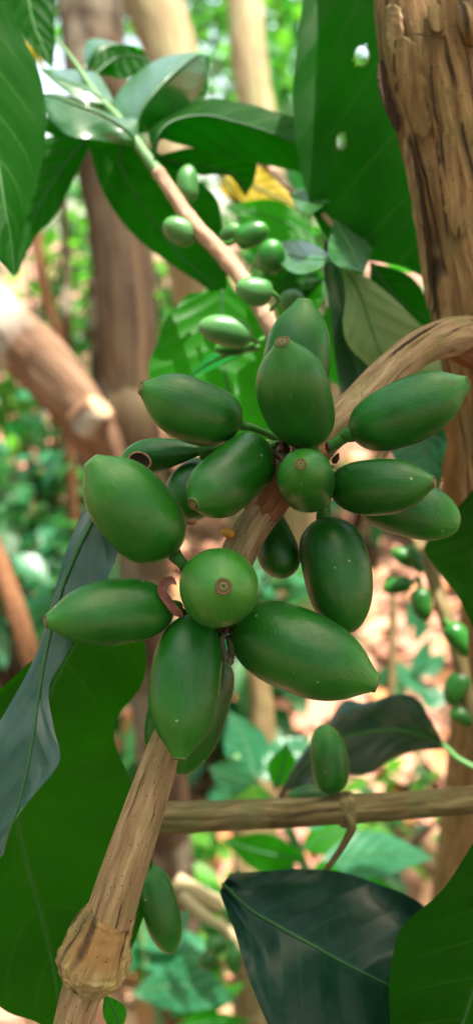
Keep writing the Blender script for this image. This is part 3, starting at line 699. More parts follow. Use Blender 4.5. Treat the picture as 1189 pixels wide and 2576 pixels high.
for hx, hy, rx, ry in ((908, 141, 19, 26), (857, 356, 13, 22)):
    # depth of the blade at the hole, read off the mesh
    bl = [c for c in hl.children if c.name.startswith('blade')][0]; o_ = MW[bl.name].translation; best = None
    for v_ in bl.data.vertices:
        c = (o_ + v_.co) - CAM; z = c.dot(FW); e = math.hypot(CX + c.dot(RT) / z * FPX - hx, CY - c.dot(UP) / z * FPX - hy)
        if best is None or e < best[0]: best = (e, z)
    tube('hole_rim', M['rim_green'], [(hx + rx * 1.05 * math.cos(a * .3927), hy + ry * 1.05 * math.sin(a * .3927), best[1] - .0001, 2.6) for a in range(17)], hl, seg=8, n=50, rough=.3, cap=False)
# bright leaf behind the cluster's left top
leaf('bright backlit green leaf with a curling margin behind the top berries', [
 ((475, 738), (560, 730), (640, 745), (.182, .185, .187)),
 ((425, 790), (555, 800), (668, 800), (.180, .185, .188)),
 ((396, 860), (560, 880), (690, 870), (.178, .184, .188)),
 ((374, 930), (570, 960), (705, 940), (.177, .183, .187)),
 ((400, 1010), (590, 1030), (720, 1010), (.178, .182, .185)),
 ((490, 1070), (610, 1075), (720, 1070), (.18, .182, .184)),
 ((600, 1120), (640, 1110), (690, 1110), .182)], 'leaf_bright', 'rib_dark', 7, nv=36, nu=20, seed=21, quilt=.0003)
pleaf('pale glossy narrow leaf crossing in front of the bright backlit leaf', (650, 872, .160), (462, 960, .168), 38, 'leaf_teal', 16, fold=-.002, tilt=.006, rib='rib', w0=20)
# folded grey leaf group, right of centre
leaf('folded grey green leaf standing upright behind the arching branch', [
 ((812, 606), (828, 602), (868, 618), (.170, .17, .168)),
 ((812, 680), (846, 690), (878, 700), (.170, .170, .170)),
 ((828, 770), (862, 780), (900, 790), (.170, .170, .170)),
 ((838, 870), (880, 880), (960, 880), (.169, .175, .168)),
 ((850, 960), (905, 980), (1000, 960), (.168, .174, .168)),
 ((870, 1080), (930, 1080), (1000, 1060), .170)], 'leaf_grey', 'rib_dark', 6, nv=30, nu=16, seed=31, wav=.002)
leaf('pale leaf underside with a light midrib above the arching branch', [
 ((858, 664), (862, 668), (872, 668), .164), ((868, 740), (900, 730), (960, 725), (.160, .163, .166)), ((862, 820), (925, 800), (1030, 790), (.159, .163, .167)), ((880, 876), (950, 872), (1090, 862), (.160, .163, .168)), ((950, 950), (985, 950), (1120, 960), .164), ((1020, 1090), (1040, 1090), (1100, 1090), .165), ((1090, 1200), (1092, 1202), (1096, 1200), .165)], 'leaf_pale', 'rib', 8, nv=34, nu=18, seed=33, wav=.0018)
pleaf('dark green leaf between the pale underside and the thick trunk', (930, 660, .19), (1100, 820, .185), 130, 'leaf_under', 20, seed=35)
pleaf('dark glossy leaf tip right of the white glossy leaf', (1060, 690, .2), (900, 600, .2), 70, 'leaf_gloss', 12, tilt=.01, seed=36)
leaf('pale green leaf seen between the right berries and the thick trunk', [((960, 1040), (1000, 1030), (1040, 1040), .16), ((980, 1100), (1060, 1100), (1120, 1090), .16), ((1000, 1180), (1080, 1170), (1110, 1180), .16), ((1080, 1260), (1090, 1260), (1100, 1260), .16)], 'leaf_teal', 'rib', 6, nv=20, nu=12)

# ------------------------------------------------------------------ blurred twig with its leaves
twig = thing('coffee_branch', P(740, 960, .165), 'blurred leafy pinkish branch with small berries rising to the upper left', 'branch', 'side branches of the coffee trees')
tube('stem', M['bark_twig'], [(760, 1010, .168, 44), (690, 850, .163, 42), (655, 775, .163, 42), (600, 690, .165, 42), (540, 620, .167, 40), (480, 555, .169, 38), (430, 480, .171, 34), (396, 430, .172, 32)], twig, seg=24, n=90, rough=.12, disp=lambda a, t: 1 + .12 * max(0, math.cos(t * 26)) ** 12)
tube('shoot', M['greenstem'], [(400, 436, .172, 30), (370, 395, .174, 28), (345, 360, .176, 26), (300, 300, .18, 22), (240, 235, .185, 18), (190, 160, .19, 13), (140, 95, .195, 8)], twig, seg=16, n=60, rough=.1)
def tl(label, rows, mat, **kw): return leaf(label, rows, mat, parent=twig, **kw)
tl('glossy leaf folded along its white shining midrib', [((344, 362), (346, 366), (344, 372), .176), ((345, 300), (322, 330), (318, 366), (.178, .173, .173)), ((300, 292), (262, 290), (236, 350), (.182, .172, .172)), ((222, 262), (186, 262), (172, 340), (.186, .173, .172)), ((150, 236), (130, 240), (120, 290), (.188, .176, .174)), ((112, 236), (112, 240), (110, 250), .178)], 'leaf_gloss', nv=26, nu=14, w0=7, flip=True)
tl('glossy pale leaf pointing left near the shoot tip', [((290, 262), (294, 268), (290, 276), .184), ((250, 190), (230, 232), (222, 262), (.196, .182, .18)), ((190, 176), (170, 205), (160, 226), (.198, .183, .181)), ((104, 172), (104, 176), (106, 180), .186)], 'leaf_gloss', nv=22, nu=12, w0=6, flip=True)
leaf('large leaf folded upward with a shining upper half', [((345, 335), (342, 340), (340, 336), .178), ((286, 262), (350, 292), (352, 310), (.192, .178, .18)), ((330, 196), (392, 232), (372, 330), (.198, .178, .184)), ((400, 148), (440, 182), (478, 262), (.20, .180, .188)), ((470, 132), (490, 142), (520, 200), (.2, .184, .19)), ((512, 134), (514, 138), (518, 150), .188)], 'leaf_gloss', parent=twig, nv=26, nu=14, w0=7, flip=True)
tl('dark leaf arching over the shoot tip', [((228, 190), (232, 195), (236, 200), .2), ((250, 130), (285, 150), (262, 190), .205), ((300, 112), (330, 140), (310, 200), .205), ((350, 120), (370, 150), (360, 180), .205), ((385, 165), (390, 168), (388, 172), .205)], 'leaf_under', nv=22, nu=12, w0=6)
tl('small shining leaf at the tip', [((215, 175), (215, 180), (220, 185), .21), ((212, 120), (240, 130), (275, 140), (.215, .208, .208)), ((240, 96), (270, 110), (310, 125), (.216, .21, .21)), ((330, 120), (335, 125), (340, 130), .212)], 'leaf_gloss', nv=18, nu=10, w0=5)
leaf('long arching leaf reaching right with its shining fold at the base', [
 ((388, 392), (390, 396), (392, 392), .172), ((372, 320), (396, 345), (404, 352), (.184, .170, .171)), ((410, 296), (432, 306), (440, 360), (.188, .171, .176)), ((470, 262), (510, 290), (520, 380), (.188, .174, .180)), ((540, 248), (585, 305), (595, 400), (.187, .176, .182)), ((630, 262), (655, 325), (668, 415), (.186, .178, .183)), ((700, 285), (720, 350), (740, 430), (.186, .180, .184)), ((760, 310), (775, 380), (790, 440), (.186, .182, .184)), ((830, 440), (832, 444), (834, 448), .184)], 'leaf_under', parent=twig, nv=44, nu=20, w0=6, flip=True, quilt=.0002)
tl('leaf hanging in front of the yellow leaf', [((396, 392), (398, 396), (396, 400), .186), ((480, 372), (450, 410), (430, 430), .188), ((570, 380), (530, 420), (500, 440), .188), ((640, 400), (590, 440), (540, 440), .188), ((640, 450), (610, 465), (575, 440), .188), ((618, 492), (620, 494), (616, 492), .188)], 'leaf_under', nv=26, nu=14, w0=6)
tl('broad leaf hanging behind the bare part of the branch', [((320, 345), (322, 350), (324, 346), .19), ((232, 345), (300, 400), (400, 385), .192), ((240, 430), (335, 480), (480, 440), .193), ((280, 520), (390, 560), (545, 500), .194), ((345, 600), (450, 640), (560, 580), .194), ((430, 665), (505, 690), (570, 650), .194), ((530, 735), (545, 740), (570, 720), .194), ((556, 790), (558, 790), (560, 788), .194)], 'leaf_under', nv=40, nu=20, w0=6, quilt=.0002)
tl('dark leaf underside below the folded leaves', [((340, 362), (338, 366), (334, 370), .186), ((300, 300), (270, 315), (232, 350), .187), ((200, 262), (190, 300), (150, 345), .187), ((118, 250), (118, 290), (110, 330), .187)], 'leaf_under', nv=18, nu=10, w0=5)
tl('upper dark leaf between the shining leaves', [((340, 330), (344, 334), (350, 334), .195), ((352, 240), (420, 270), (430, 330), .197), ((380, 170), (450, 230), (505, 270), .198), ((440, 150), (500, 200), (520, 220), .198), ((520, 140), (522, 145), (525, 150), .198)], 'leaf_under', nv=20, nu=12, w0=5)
# second blurred twig to its right with white glossy leaves
tw2 = thing('coffee_branch', P(900, 700, .24), 'thin blurred twig with white shining leaves in front of the huge dark leaf', 'branch', 'side branches of the coffee trees')
tube('stem', M['bark_twig'], [(650, 400, .25, 22), (700, 445, .245, 20), (745, 490, .18, 16), (830, 560, .168, 14), (880, 640, .168, 16), (900, 760, .18, 18)], tw2, seg=14, n=50, rough=.1)
kw2 = dict(parent=tw2, w0=6)
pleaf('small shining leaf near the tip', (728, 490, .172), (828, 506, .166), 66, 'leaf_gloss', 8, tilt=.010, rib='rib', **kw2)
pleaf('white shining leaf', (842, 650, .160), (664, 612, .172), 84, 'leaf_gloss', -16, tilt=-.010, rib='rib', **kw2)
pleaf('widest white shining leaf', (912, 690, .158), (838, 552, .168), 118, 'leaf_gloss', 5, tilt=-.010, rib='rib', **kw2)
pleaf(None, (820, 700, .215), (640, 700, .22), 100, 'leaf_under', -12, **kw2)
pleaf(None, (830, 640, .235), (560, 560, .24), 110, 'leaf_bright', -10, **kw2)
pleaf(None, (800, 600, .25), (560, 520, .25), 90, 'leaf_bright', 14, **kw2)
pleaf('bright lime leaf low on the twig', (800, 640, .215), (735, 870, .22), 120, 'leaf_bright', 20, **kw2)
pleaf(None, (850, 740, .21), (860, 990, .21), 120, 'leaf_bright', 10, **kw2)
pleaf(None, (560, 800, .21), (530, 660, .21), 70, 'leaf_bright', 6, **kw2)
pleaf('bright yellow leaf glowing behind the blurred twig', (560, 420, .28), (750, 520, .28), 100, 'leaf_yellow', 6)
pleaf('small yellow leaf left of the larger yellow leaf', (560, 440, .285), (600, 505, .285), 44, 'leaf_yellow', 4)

# ------------------------------------------------------------------ horizontal branch, background branches
hb_ = thing('coffee_branch', P(1260, 2012, .15), 'olive tan horizontal branch running from the bare stem to the right edge', 'branch', 'side branches of the coffee trees')
tube('stem', M['bark_stick'], [(380, 2058, .150, 78), (470, 2056, .150, 76), (600, 2050, .150, 72), (740, 2044, .150, 70), (850, 2036, .150, 70), (872, 2036, .150, 84), (895, 2034, .150, 70), (1040, 2024, .151, 66), (1200, 2010, .152, 66), (1300, 2002, .152, 66)], hb_, seg=40, n=140, rough=.06, ridge=.006)
tube('leaf_stalk', M['bark_stick'], [(872, 2050, .146, 22), (884, 2080, .145, 24), (866, 2120, .147, 17), (836, 2165, .150, 16), (800, 2215, .154, 14)], hb_, seg=14, n=30)
tube('node_ring', M['bark_stick'], [(850, 2036, .150, 74), (866, 2036, .150, 88), (880, 2035, .150, 86), (892, 2034, .150, 72)], hb_, seg=30, n=14, disp=nd_disp)
pleaf('small bright leaf standing behind the branch', (690, 1985, .22), (720, 1870, .22), 74, 'leaf_bright', 6, parent=hb_)
rb = thing('coffee_branch', P(1230, 1900, .25), 'slanting blurred tan branch with berries in the right background', 'branch', 'side branches of the coffee trees')
tube('stem', M['bark_stick'], [(1030, 1330, .25, 30), (1075, 1420, .245, 34), (1110, 1530, .24, 34), (1150, 1640, .24, 36), (1175, 1760, .24, 40), (1215, 1900, .24, 42)], rb, seg=16, n=50, rough=.1)
tube('side_stem', M['bark_stick'], [(985, 1480, .4, 18), (987, 1560, .4, 20), (985, 1660, .4, 20), (980, 1800, .4, 20)], rb, seg=12, n=30)
bb = thing('coffee_branch', P(760, 2520, .3), 'pale blurred branch with a berry cluster below the horizontal branch', 'branch', 'side branches of the coffee trees')
tube('stem', M['bark_pale'], [(440, 2215, .31, 46), (520, 2262, .31, 44), (620, 2310, .31, 40), (760, 2400, .31, 40)], bb, seg=16, n=30)
tube('side_stem', M['bark_pale'], [(455, 2250, .3, 26), (520, 2310, .3, 28), (580, 2350, .3, 28), (660, 2440, .3, 34)], bb, seg=16, n=30)
lb_ = thing('bare_branch', P(-30, 1360, .5), 'reddish brown blurred branch slanting at the left edge', 'branch')
tube('stem', M['bark_red'], [(-60, 1280, .5, 46), (0, 1420, .5, 50), (50, 1560, .5, 50), (90, 1700, .5, 48)], lb_, seg=16, n=20)

# ------------------------------------------------------------------ saplings with teal leaves below
sap = thing('coffee_sapling', P(800, 2330, .36), 'young coffee plant with teal leaves behind the horizontal branch', 'sapling', 'young coffee plants')
tube('stem', M['greenstem'], [(590, 1900, .36, 20), (640, 1970, .36, 20), (700, 2040, .36, 24), (745, 2130, .36, 26), (790, 2260, .36, 26), (820, 2420, .36, 28)], sap, seg=12, n=40)
for A, B, w, mt, bd in [((640, 1960, .35), (575, 1790, .37), 110, 'leaf_teal', 10), ((640, 1955, .35), (780, 1850, .36), 120, 'leaf_teal', 14), ((640, 1970, .34), (525, 1930, .35), 100, 'leaf_teal', -8),
    ((700, 2050, .35), (560, 2010, .36), 100, 'leaf_gloss', 8), ((720, 2070, .34), (850, 1990, .35), 90, 'leaf_teal', 12), ((770, 2160, .35), (560, 2110, .35), 100, 'leaf_bright', -10),
    ((780, 2190, .34), (1090, 2160, .37), 120, 'leaf_teal', -26), ((760, 2200, .36), (1080, 2290, .36), 130, 'leaf_bright', 22), ((760, 2140, .37), (900, 2080, .37), 100, 'leaf_bright', -10), ((745, 2180, .37), (640, 2230, .37), 80, 'leaf_gloss', 8), ((780, 2210, .33), (860, 2190, .33), 90, 'leaf_bright', 8)]:
    pleaf(None, A, B, w, mt, bd, tilt=rng.uniform(-.006, .012), parent=sap, w0=6)
sap2 = thing('coffee_sapling', P(420, 2800, .42), 'young coffee plant with broad blue green leaves in the bottom centre', 'sapling', 'young coffee plants')
tube('stem', M['greenstem'], [(350, 2300, .42, 16), (370, 2420, .42, 18), (400, 2560, .42, 20), (420, 2760, .42, 22)], sap2, seg=12, n=30)
for A, B, w, mt, bd in [((350, 2430, .42), (560, 2400, .42), 120, 'leaf_teal', -20), ((330, 2500, .40), (600, 2520, .41), 130, 'leaf_teal', -30), ((340, 2360, .43), (340, 2230, .43), 80, 'leaf_shrub', 8), ((340, 2380, .42), (480, 2290, .42), 90, 'leaf_teal', 14), ((330, 2450, .42), (290, 2330, .42), 70, 'leaf_teal', 8), ((420, 2560, .44), (620, 2470, .44), 60, 'leaf_bright', 10), ((420, 2600, .4), (640, 2570, .42), 50, 'leaf_bright', -14), ((300, 2600, .12), (262, 2500, .12), 60, 'leaf_bright', 8)]:
    pleaf(None, A, B, w, mt, bd, tilt=rng.uniform(-.006, .02), parent=sap2, w0=6)
sap3 = thing('coffee_sapling', P(1080, 1950, .6), 'small blurred seedling with pale teal leaves on the right over the red soil', 'sapling', 'young coffee plants')
tube('stem', M['greenstem'], [(985, 1640, .6, 10), (1000, 1720, .6, 12), (1030, 1830, .6, 12), (1060, 1960, .6, 14)], sap3, seg=10, n=20)
for A, B, w in [((990, 1670, .6), (945, 1740, .6), 34), ((990, 1660, .6), (1090, 1760, .6), 40), ((1000, 1680, .6), (1010, 1790, .6), 44), ((1040, 1620, .6), (1065, 1530, .6), 34), ((1045, 1700, .6), (1120, 1640, .6), 50), ((1050, 1740, .6), (1130, 1760, .6), 60), ((1030, 1700, .6), (1080, 1600, .6), 40), ((1020, 1590, .6), (1050, 1480, .6), 40)]:
    pleaf(None, A, B, w, 'leaf_teal', 6, tilt=.004, parent=sap3, w0=4, nv=14, nu=6)

# ------------------------------------------------------------------ generic foliage
def add_leaf(mb, base, dirv, up, L, W, mi=0, fold=.15, droop=.3):
    d = dirv.normalized(); s = d.cross(up)
    if s.length < 1e-4: s = d.orthogonal()
    s.normalize(); n = s.cross(d).normalized()
    b = len(mb.v)
    prof = [(0, .06), (.3, .85), (.6, 1.0), (.85, .5), (1, .04)]
    for t, w in prof:
        c = base + d * (L * t) - Vector((0, 0, 1)) * (droop * L * t * t)
        mb.v.append(c - s * (W * .5 * w) + n * (fold * W * w)); mb.v.append(c); mb.v.append(c + s * (W * .5 * w) + n * (fold * W * w))
        mb.uv += [(0, t), (.5, t), (1, t)]
    for i in range(4):
        for j in (0, 1):
            a = b + i * 3 + j; mb.f.append((a, a + 1, a + 4, a + 3)); mb.mi.append(mi)
def rv(r=1.0):
    while True:
        v = Vector((rng.uniform(-1, 1), rng.uniform(-1, 1), rng.uniform(-1, 1)))
        if v.length < 1: return v * r
def shrub(name, label, cat, group, base, h, rad, n, size, mats, stem='bark_tree', sr=.006, nst=5, low=.25):
    root = thing(name, base, label, cat, group)
    mb = MB(); tips = []
    for i in range(nst):
        a = rng.uniform(0, 6.28); k = rng.uniform(.4, 1)
        top = base + Vector((math.cos(a) * rad * k, math.sin(a) * rad * k, h * rng.uniform(.7, 1)))
        midp = base.lerp(top, .5) + Vector((0, 0, h * .12))
        tube_into(mb, [base, midp, top], [sr * 1.3, sr, sr * .4], seg=7, n=8)
        tips += [(base, midp, top)]
    mb.build('stem', M[stem], root, origin=base)
    mb = MB()
    for i in range(n):
        b0, m0, t0 = rng.choice(tips); t = rng.uniform(low, 1)
        c = (b0.lerp(m0, t * 2) if t < .5 else m0.lerp(t0, t * 2 - 1)) + rv(rad * .35)
        dv = (c - Vector((base.x, base.y, base.z + h * .4))) * .6 / max(rad, .01) + rv(.9); dv.z = dv.z * .4 + rng.uniform(-.3, .3)
        s = size * rng.uniform(.6, 1.25)
        add_leaf(mb, c, dv, Vector((0, 0, 1)) + rv(.5), s, s * .42, rng.randrange(len(mats)), .12, rng.uniform(0, .5))
    mb.build('foliage', [M[m] for m in mats], root, origin=base)
    return root
def tree_(name, label, cat, group, base, h, tr, cr, cz, n, size, mats, bark='bark_tree', lean=(0, 0), fl=.55, gap=None):
    root = thing(name, base, label, cat, group)
    top = base + Vector((lean[0], lean[1], h))
    mb = MB(); tube_into(mb, [base, base.lerp(top, .4) + Vector((tr, 0, 0)), base.lerp(top, .8) - Vector((tr, 0, 0)), top], [tr * 1.25, tr, tr * .7, tr * .35], seg=14, n=24, rough=.1)
    ends = []
    for i in range(9):
        a = i * 2.4 + rng.random(); s = base.lerp(top, rng.uniform(.5, .95))
        e = top + Vector((math.cos(a) * cr * rng.uniform(.4, .9), math.sin(a) * cr * rng.uniform(.4, .9), rng.uniform(-.5, .5) * cz))
        tube_into(mb, [s, s.lerp(e, .5) + Vector((0, 0, .1 * cz)), e], [tr * .35, tr * .22, tr * .08], seg=7, n=8); ends.append(e)
    mb.build('trunk', M[bark], root, origin=base)
    mb = MB(); cl = [e + rv(.3 * cr) for e in ends] + [top + Vector((rng.uniform(-1, 1) * cr, rng.uniform(-1, 1) * cr, rng.uniform(-1, 1) * cz)) for _ in range(14)]
    for i in range(n):
        c = rng.choice(cl) + Vector((rng.gauss(0, .2) * cr, rng.gauss(0, .2) * cr, rng.gauss(0, .22) * cz))
        s = size * rng.uniform(.6, 1.3); dv = rv(); dv.z *= .5; du = dv.normalized()
        if in_gap(c) or in_gap(c + du * s * .5) or in_gap(c + du * s): continue
        add_leaf(mb, c, dv, Vector((0, 0, 1)) + rv(.7), s, s * fl, rng.randrange(len(mats)), .1, rng.uniform(0, .5))
    mb.build('crown', [M[m] for m in mats], root, origin=base)
    return root

# ground --------------------------------------------------------------
def ground_mat():
    t = NT('red_soil_ground'); ob = t.n('ShaderNodeTexCoord').outputs['Object']
    a = t.noise(ob, 2.2, 4); b = t.noise(ob, 38, 5, .6)
    c = t.ramp(b, [(.3, (.11, .045, .03)), (.5, (.23, .10, .068)), (.7, (.32, .16, .115))])
    c = t.mix(t.rng(a, .45, .7, 0, .6), c, (.3, .2, .11))
    bp = t.n('ShaderNodeBump', {'Height': b, 'Strength': .8, 'Distance': .02})
    return t.end(t.n('ShaderNodeBsdfPrincipled', {'Base Color': c, 'Roughness': .95, 'Normal': bp.outputs[0]}).outputs[0])
mb = MB(); N = 90
for i in range(N + 1):
    for j in range(N + 1):
        fx = (i / N * 2 - 1); fy = (j / N * 2 - 1)
        x = 60 * fx * abs(fx) ** 1.3; y = 60 * fy * abs(fy) ** 1.3 + 2
        z = .03 * noise.noise(Vector((x * 1.2, y * 1.2, 0))) + (.12 * noise.noise(Vector((x * .25, y * .25, 3))) + .03 * max(0, y - 4)) * (1 if y > 1 else .3)
        mb.v.append(Vector((x, y, z))); mb.uv.append((x, y))
for i in range(N):
    for j in range(N):
        a = i * (N + 1) + j; mb.f.append((a, a + N + 1, a + N + 2, a + 1)); mb.mi.append(0)
g = mb.build('ground', ground_mat(), origin=Vector((0, 0, 0))); tag(g, kind='structure', label='reddish brown soil of the plantation floor')
def litter_mat(nm, c): return plain(nm, c, .7, tuple(min(1, x * 1.35) for x in c), 40, .3, .002)
lm = [litter_mat('litter_brown', (.24, .105, .055)), litter_mat('litter_pink', (.34, .145, .10)), litter_mat('litter_tan', (.38, .21, .135)), litter_mat('litter_dark', (.13, .06, .035)), litter_mat('litter_orange', (.36, .15, .06))]
mb = MB()
for i in range(9000):
    y = .25 + 5.5 * rng.random() ** 1.3; x = rng.uniform(-1, 1) * (.35 + y * .55)
    s = rng.uniform(.05, .13)
    a = rng.uniform(0, 6.28)
    z = .03 * noise.noise(Vector((x * 1.2, y * 1.2, 0))) + .12 * noise.noise(Vector((x * .25, y * .25, 3))) * (1 if y > 1 else .3) + .03 * max(0, y - 4)
    add_leaf(mb, Vector((x, y, z + rng.uniform(.008, .03))), Vector((math.cos(a), math.sin(a), rng.uniform(-.1, .25))), Vector((0, 0, 1)) + rv(.5), s, s * .45, rng.choice([0, 1, 1, 2, 2, 3, 4]), rng.uniform(-.2, .3), rng.uniform(-.2, .3))
o = mb.build('leaf_litter', lm, origin=Vector((0, 0, 0))); tag(o, 'dry brown and pink fallen leaves covering the ground', 'leaf litter', kind='stuff')

# openings in the crowns: the sun reaches the blurred twig, its glossy leaves, the leaning limb and spots of the floor
SUN = Vector((.2, -.08, .97)).normalized()        # towards the sun
LIT = [(P(600, 690, .163), .02), (P(540, 620, .167), .025), (P(480, 540, .169), .02), (P(410, 450, .171), .02), (P(240, 240, .185), .03), (P(420, 180, .185), .03), (P(420, 320, .178), .03), (P(520, 900, .183), .02), (P(470, 990, .183), .015),
       (P(60, 860, .55), .12), (P(190, 980, .56), .08), (P(400, 40, 1.0), .15), (P(620, 100, 1.3), .1), (G(480, 2150), .15), (G(1020, 1560), .3), (G(1100, 1980), .2), (G(850, 1500), .2), (G(60, 1040), .4), (G(180, 1010), .4), (P(130, 700, 2.3), .3), (P(640, 1850, .36), .03), (P(1000, 1750, .6), .06)]
def in_gap(c, extra=.05):
    for q, r in LIT:
        v = c - q; t = v.dot(SUN)
        if t > 0.02 and (v - SUN * t).length < r + extra: return True
    return False
# background trunks -----------------------------------------------------
def trunkthing(label, px, mat, group='coffee and shade tree trunks behind', crown=None):
    r = thing('tree', P(*px[0][:3]), label, 'tree', group)
    tube('trunk', M[mat], px, r, seg=30, n=60, rough=.08, ridge=.01)
    return r
def down(x, y, d, w, k=1.25):      # continue a trunk to the ground
    p = P(x, y, d); return p
def trunk_to_ground(label, px, mat, shift=(0, 0), extra=None):
    pts = [P(x, y, d) for x, y, d, w in px]; rad = [w * .5 / FPX * d for x, y, d, w in px]
    b = pts[0].copy(); b.z = -.03; b.x += shift[0]; b.y += shift[1]
    r = thing('tree', b, label, 'tree', 'coffee and shade tree trunks behind')
    mb = MB(); tube_into(mb, [b, b.lerp(pts[0], .5)] + pts, [rad[0] * 1.3, rad[0] * 1.1] + rad, seg=30, n=80, rough=.08, ridge=.012)
    mb.build('trunk', M[mat], r, origin=b)
    return r
tA = trunk_to_ground('brown upright trunk with whitish lichen patches in the left background', [(345, 1180, .62, 135), (330, 1000, .62, 140), (312, 700, .62, 148), (270, 400, .62, 150), (235, 100, .63, 158), (215, -200, .64, 160)], 'bark_tree', (.02, .05))
tube('limb', M['bark_pink'], [(300, 1260, .60, 90), (262, 1160, .59, 110), (235, 1090, .575, 120), (170, 990, .56, 140), (70, 880, .55, 150), (-60, 770, .54, 160), (-220, 640, .53, 165)], tA, seg=30, n=60, rough=.1)
tube('stub', M['bark_pink'], [(212, 1066, .556, 104), (238, 1038, .549, 96), (250, 1024, .546, 88)], tA, seg=24, n=12)
cut = MB(); c0 = P(250, 1024, .546); rr_ = 34 / FPX * .545; ax = (P(250, 1024, .546) - P(238, 1038, .549)).normalized(); e1 = ax.orthogonal().normalized(); e2 = ax.cross(e1)
cut.v.append(c0 + ax * .0015); cut.uv.append((0, 0))
for j in range(24):
    a = j / 24 * 6.2832; cut.v.append(c0 + ax * .0012 + (e1 * math.cos(a) + e2 * math.sin(a)) * rr_); cut.uv.append((1, 0))
for j in range(24): cut.f.append((0, 1 + j, 1 + (j + 1) % 24)); cut.mi.append(0)
cut.build('cut_face', M['wood_cut'], tA)
trunk_to_ground('pale straight trunk left of the sky gap at the top', [(740, 900, 1.3, 84), (700, 650, 1.3, 88), (648, 300, 1.3, 90), (622, 100, 1.3, 92), (605, -250, 1.32, 92)], 'bark_pale', (.05, .0))
trunk_to_ground('sunlit cream trunk leaning across the top behind the shoot tip', [(440, 520, 1.0, 110), (450, 260, 1.0, 120), (410, 70, 1.0, 140), (345, -80, 1.0, 150)], 'bark_pale', (.2, .3))
trunk_to_ground('thin reddish stem in the left background', [(155, 900, 1.4, 30), (120, 760, 1.4, 30), (95, 620, 1.4, 30), (70, 400, 1.4, 28)], 'bark_red')
trunk_to_ground('slender dark stem between the upright trunk and the left edge', [(172, 880, 1.5, 24), (166, 700, 1.5, 22), (160, 450, 1.5, 20)], 'bark_tree')
trunk_to_ground('thin brown stem close to the left of the upright trunk', [(245, 980, 1.2, 26), (240, 850, 1.2, 26), (232, 700, 1.2, 24)], 'bark_tree')
trunk_to_ground('tan stump like stem under the horizontal branch', [(640, 2260, .5, 110), (640, 2150, .5, 110), (655, 1980, .5, 90), (660, 1800, .5, 60), (640, 1650, .5, 50)], 'bark_stick')
trunk_to_ground('dark trunk strip behind the lower right trunk', [(1190, 1700, .3, 90), (1165, 1400, .26, 90), (1150, 1150, .22, 90), (1150, 960, .2, 90)], 'bark_main')

# shrubs ------------------------------------------------------------------
SG = 'shrubs on the plantation floor'
def onground(x, y): p = G(x, y); return Vector((p.x, p.y, 0.0))
def col_at(x, d):   # ground point below pixel column x at view depth d
    v = FW + RT * ((x - CX) / FPX); p = CAM + v * d; return Vector((p.x, p.y, 0.0))
T_ = ['leaf_shrub', 'leaf_teal']; L_ = ['leaf_lime', 'leaf_shrub', 'leaf_lime']
sh = [('lime green sunlit shrub between the left edge and the upright trunk', 130, 2.3, 1.25, .35, 420, .09, L_),
 ('tall yellow green shrub behind the leaning left limb', 30, 2.8, 1.35, .4, 420, .1, L_),
 ('blue green shrub at the left edge below the leaning limb', 10, 1.3, .62, .22, 240, .075, T_),
 ('teal leaved shrub left of the pale green berry', 140, 1.5, .62, .24, 260, .08, T_),
 ('low dark shrub behind the fruit clusters', 480, 1.1, .5, .24, 260, .08, T_),
 ('yellow green bush right of the upright trunk', 440, 2.6, 1.1, .4, 420, .09, L_),
 ('leafy bush behind the bright backlit leaf', 560, 3.0, 1.2, .5, 420, .1, T_ + ['leaf_lime']),
 ('leafy bush behind the pale leaf underside', 860, 2.2, 1.0, .45, 420, .09, T_),
 ('low bush at the right edge behind the slanting branch', 1250, 2.6, .6, .25, 200, .08, T_),
 ('small bright green weed at the bottom centre', 560, .72, .2, .12, 90, .05, ['leaf_lime', 'leaf_bright']),
 ('small weed near the bottom right under the horizontal branch', 1010, .9, .22, .12, 60, .05, ['leaf_lime', 'leaf_teal'])]
for lb, x, d, h, r, n, s, ms in sh:
    shrub('shrub', lb, 'shrub', SG, col_at(x, d), h, r, n, s, ms)
for lb, x, y in [('added low bush behind the photographer on the left', -.7, -.5), ('low bush behind the photographer', .0, -.8), ('added low bush behind the photographer on the right', .7, -.5), ('bush to the right of the clearing beyond the frame', 1.7, 1.9), ('second bush to the right of the clearing beyond the frame', 2.3, 2.7), ('added unseen low bush at the right hand side under the thick trunk', 1.0, .3), ('added unseen low bush at the left hand side under the slate leaf', -1.0, .3), ('added low bush further back behind the photographer on the left', -.9, -1.4), ('added low bush further back behind the photographer on the right', .8, -1.4), ('added small bush right under the camera', .1, -.15)]:
    shrub('shrub', lb, 'shrub', SG, Vector((x, y, 0)), .42, .4, 330, .12, ['leaf_far', 'leaf_shrub'], low=.1)  # those around the camera are unseen, added to cut warm bounce off the ground
# trees ---------------------------------------------------------------
FG = 'trees of the plantation behind'
tr = [('dense tree far left in the background', -3.0, 6.0, 3.2), ('leafy tree behind the upright trunk', -1.4, 7.5, 3.6), ('tree directly behind the pale straight trunk', .1, 6.5, 1.6), ('tree right of the sky gap', 1.9, 6.0, 3.0), ('tree at the far right behind the huge leaf', 3.4, 7.5, 3.4), ('tree on the far right side out past the thick trunk', 4.6, 5.2, 2.2), ('tree on the right side near the clearing', 3.6, 2.8, 1.8), ('tree on the far left side of the clearing', -4.6, 3.6, 2.0), ('tree far back on the right', 5.5, 9.5, 2.6), ('tree far back at the centre left', -.8, 10.5, 3.6), ('tree far back at the centre right', 1.2, 11, 2.4)]
for lb, x, y, h in tr:
    tree_('tree', lb, 'tree', FG, Vector((x, y, .03 * max(0, y - 4))), h, .09, 1.35, 1.1, 1500, .17, ['leaf_far', 'leaf_shrub', 'leaf_lime'])
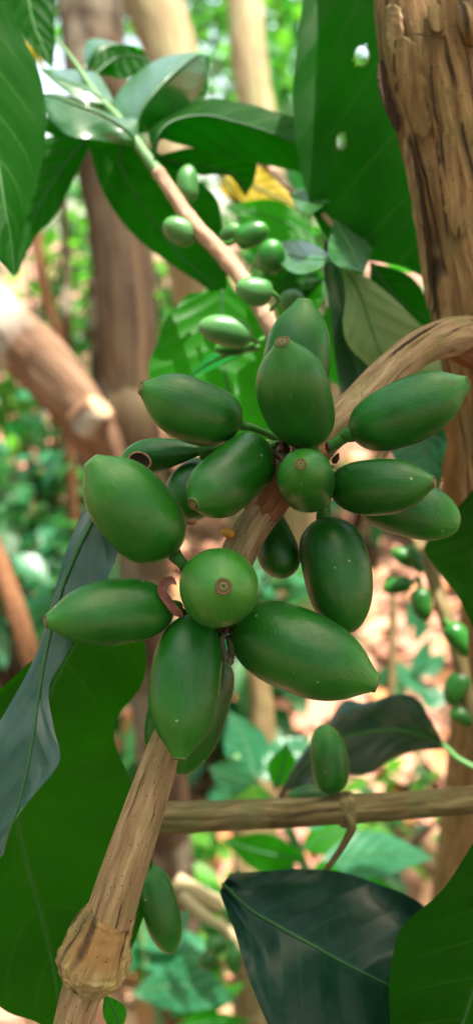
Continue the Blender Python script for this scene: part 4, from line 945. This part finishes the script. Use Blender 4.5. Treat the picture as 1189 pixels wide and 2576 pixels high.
# overhead shade trees (their crowns cast the dappled shade)
SUN = Vector((.2, -.08, .97)).normalized()        # towards the sun
for k, (lb, bx, by, top, n) in enumerate([('shade tree left of the camera with its crown overhead', -1.6, .7, Vector((0, 0, 0)), 450), ('shade tree to the right with its crown over the clearing', 1.9, 1.6, Vector((0, 0, 0)), 700)]):
    tree_('shade_tree', lb, 'tree', 'shade trees over the coffee', Vector((bx, by, 0)), 3.4, .08, 1.7, .7, n, .2, ['leaf_far', 'leaf_shrub'], lean=((.9, .5), (-.8, -1.1))[k])
for k, (x, y, h) in enumerate([(-2.8, -1.8, 2.2), (-.6, -3.0, 2.2), (1.8, -2.2, 2.2), (3.2, -.2, 2.6), (-3.6, 1.2, 2.6)]):  # out of view, added to cut light from behind and make it directional
    tree_('shade_tree', 'dense unseen plantation tree added around the spot where the photographer stands', 'tree', 'plantation trees added around the camera', Vector((x, y, 0)), h, .08, 1.3, 1.2, 1100, .26, ['leaf_far', 'leaf_shrub'])
# unseen leaves added overhead to keep the sun off fruit, trunk and near leaves
def added_shade_leaf(c, L, W, parent):
    mb = MB(); a = rng.uniform(0, 6.28)
    dv = Vector((math.cos(a), math.sin(a), rng.uniform(-.3, .1)))
    add_leaf(mb, c - dv.normalized() * L * .5, dv, Vector((0, 0, 1)) + rv(.3), L, W, 0, .1, .1)
    return mb.build('leaf', M['leaf_gloss'], parent)  # one added leaf, parented to the coffee tree, only there to cast shade
rng = random.Random(23)
for x0, y0, x1, y1, h in ((1120, -1200, 500, 1300, .55), (1300, -2300, 700, 2000, .75), (1500, -3400, 100, 1500, .95), (1300, -2300, 1100, 300, .6), (1500, -3400, 0, 300, 1.0)):
    a_ = P(x0, y0, .143); b_ = P(x1, y1, .115) + SUN * h
    if not any(in_gap(a_.lerp(b_, t / 12), .01) for t in range(13)):
        mb = MB(); tube_into(mb, [a_, a_.lerp(b_, .5) + Vector((0, 0, .06)), b_], [.004, .003, .0015], seg=8, n=20)
        mb.build('branch', M['bark_branch'], tree)  # unseen branch, added only to carry the added shade leaves
spots_ = [(x, y, .112, .07) for x in range(60, 1250, 150) for y in range(780, 1950, 150)] + [(x, y, .115, .12) for x in range(-60, 1300, 260) for y in range(2000, 2900, 220)]
spots_ += [(x, y, .148, .045) for x in range(980, 1300, 75) for y in range(-160, 960, 100)] + [(x, y, .168, .05) for x in range(700, 1010, 60) for y in range(-260, 640, 80)] + [(x, y, .152, .06) for x in range(-70, 120, 60) for y in range(-160, 700, 100)]
for x, y, d, L_ in spots_:
    for t_ in range(14):
        q = P(x, y, d) + SUN * rng.uniform(.4, 1.1) + rv(.006)
        if in_gap(q, L_ * .5): continue
        added_shade_leaf(q, L_, L_ * .52, tree); break

# ------------------------------------------------------------------ light
w = bpy.data.worlds.new('World'); scene.world = w; w.use_nodes = True
nt = w.node_tree; nt.nodes.clear()
sky = nt.nodes.new('ShaderNodeTexSky'); sky.sky_type = 'NISHITA'; sky.sun_disc = False
el = math.asin(SUN.z); az = math.atan2(SUN.x, SUN.y)
sky.sun_elevation = el; sky.sun_rotation = az; sky.air_density = 1.0; sky.dust_density = 3.5
bg = nt.nodes.new('ShaderNodeBackground'); bg.inputs[1].default_value = .15
ou = nt.nodes.new('ShaderNodeOutputWorld'); tn = nt.nodes.new('ShaderNodeMix'); tn.data_type = 'RGBA'; tn.blend_type = 'MULTIPLY'; tn.inputs[0].default_value = 1; tn.inputs[7].default_value = (1.12, 1.0, .80, 1); nt.links.new(sky.outputs[0], tn.inputs[6]); nt.links.new(tn.outputs[2], bg.inputs[0]); nt.links.new(bg.outputs[0], ou.inputs[0])
sd = bpy.data.lights.new('sun', 'SUN'); sd.energy = 3.4; sd.angle = R(.5); sd.color = (1, .95, .86)
so = bpy.data.objects.new('sun', sd); col.objects.link(so); so.rotation_euler = SUN.to_track_quat('Z', 'Y').to_euler(); so.location = (0, 0, 6)
scene.view_settings.view_transform = 'Standard'; scene.view_settings.look = 'None'
scene.view_settings.exposure = 2.2; scene.view_settings.gamma = 1
scene.render.engine = 'CYCLES'
scene.cycles.use_denoising = True
scene.cycles.max_bounces = 8; scene.cycles.transmission_bounces = 4
scene.cycles.sample_clamp_indirect = 4
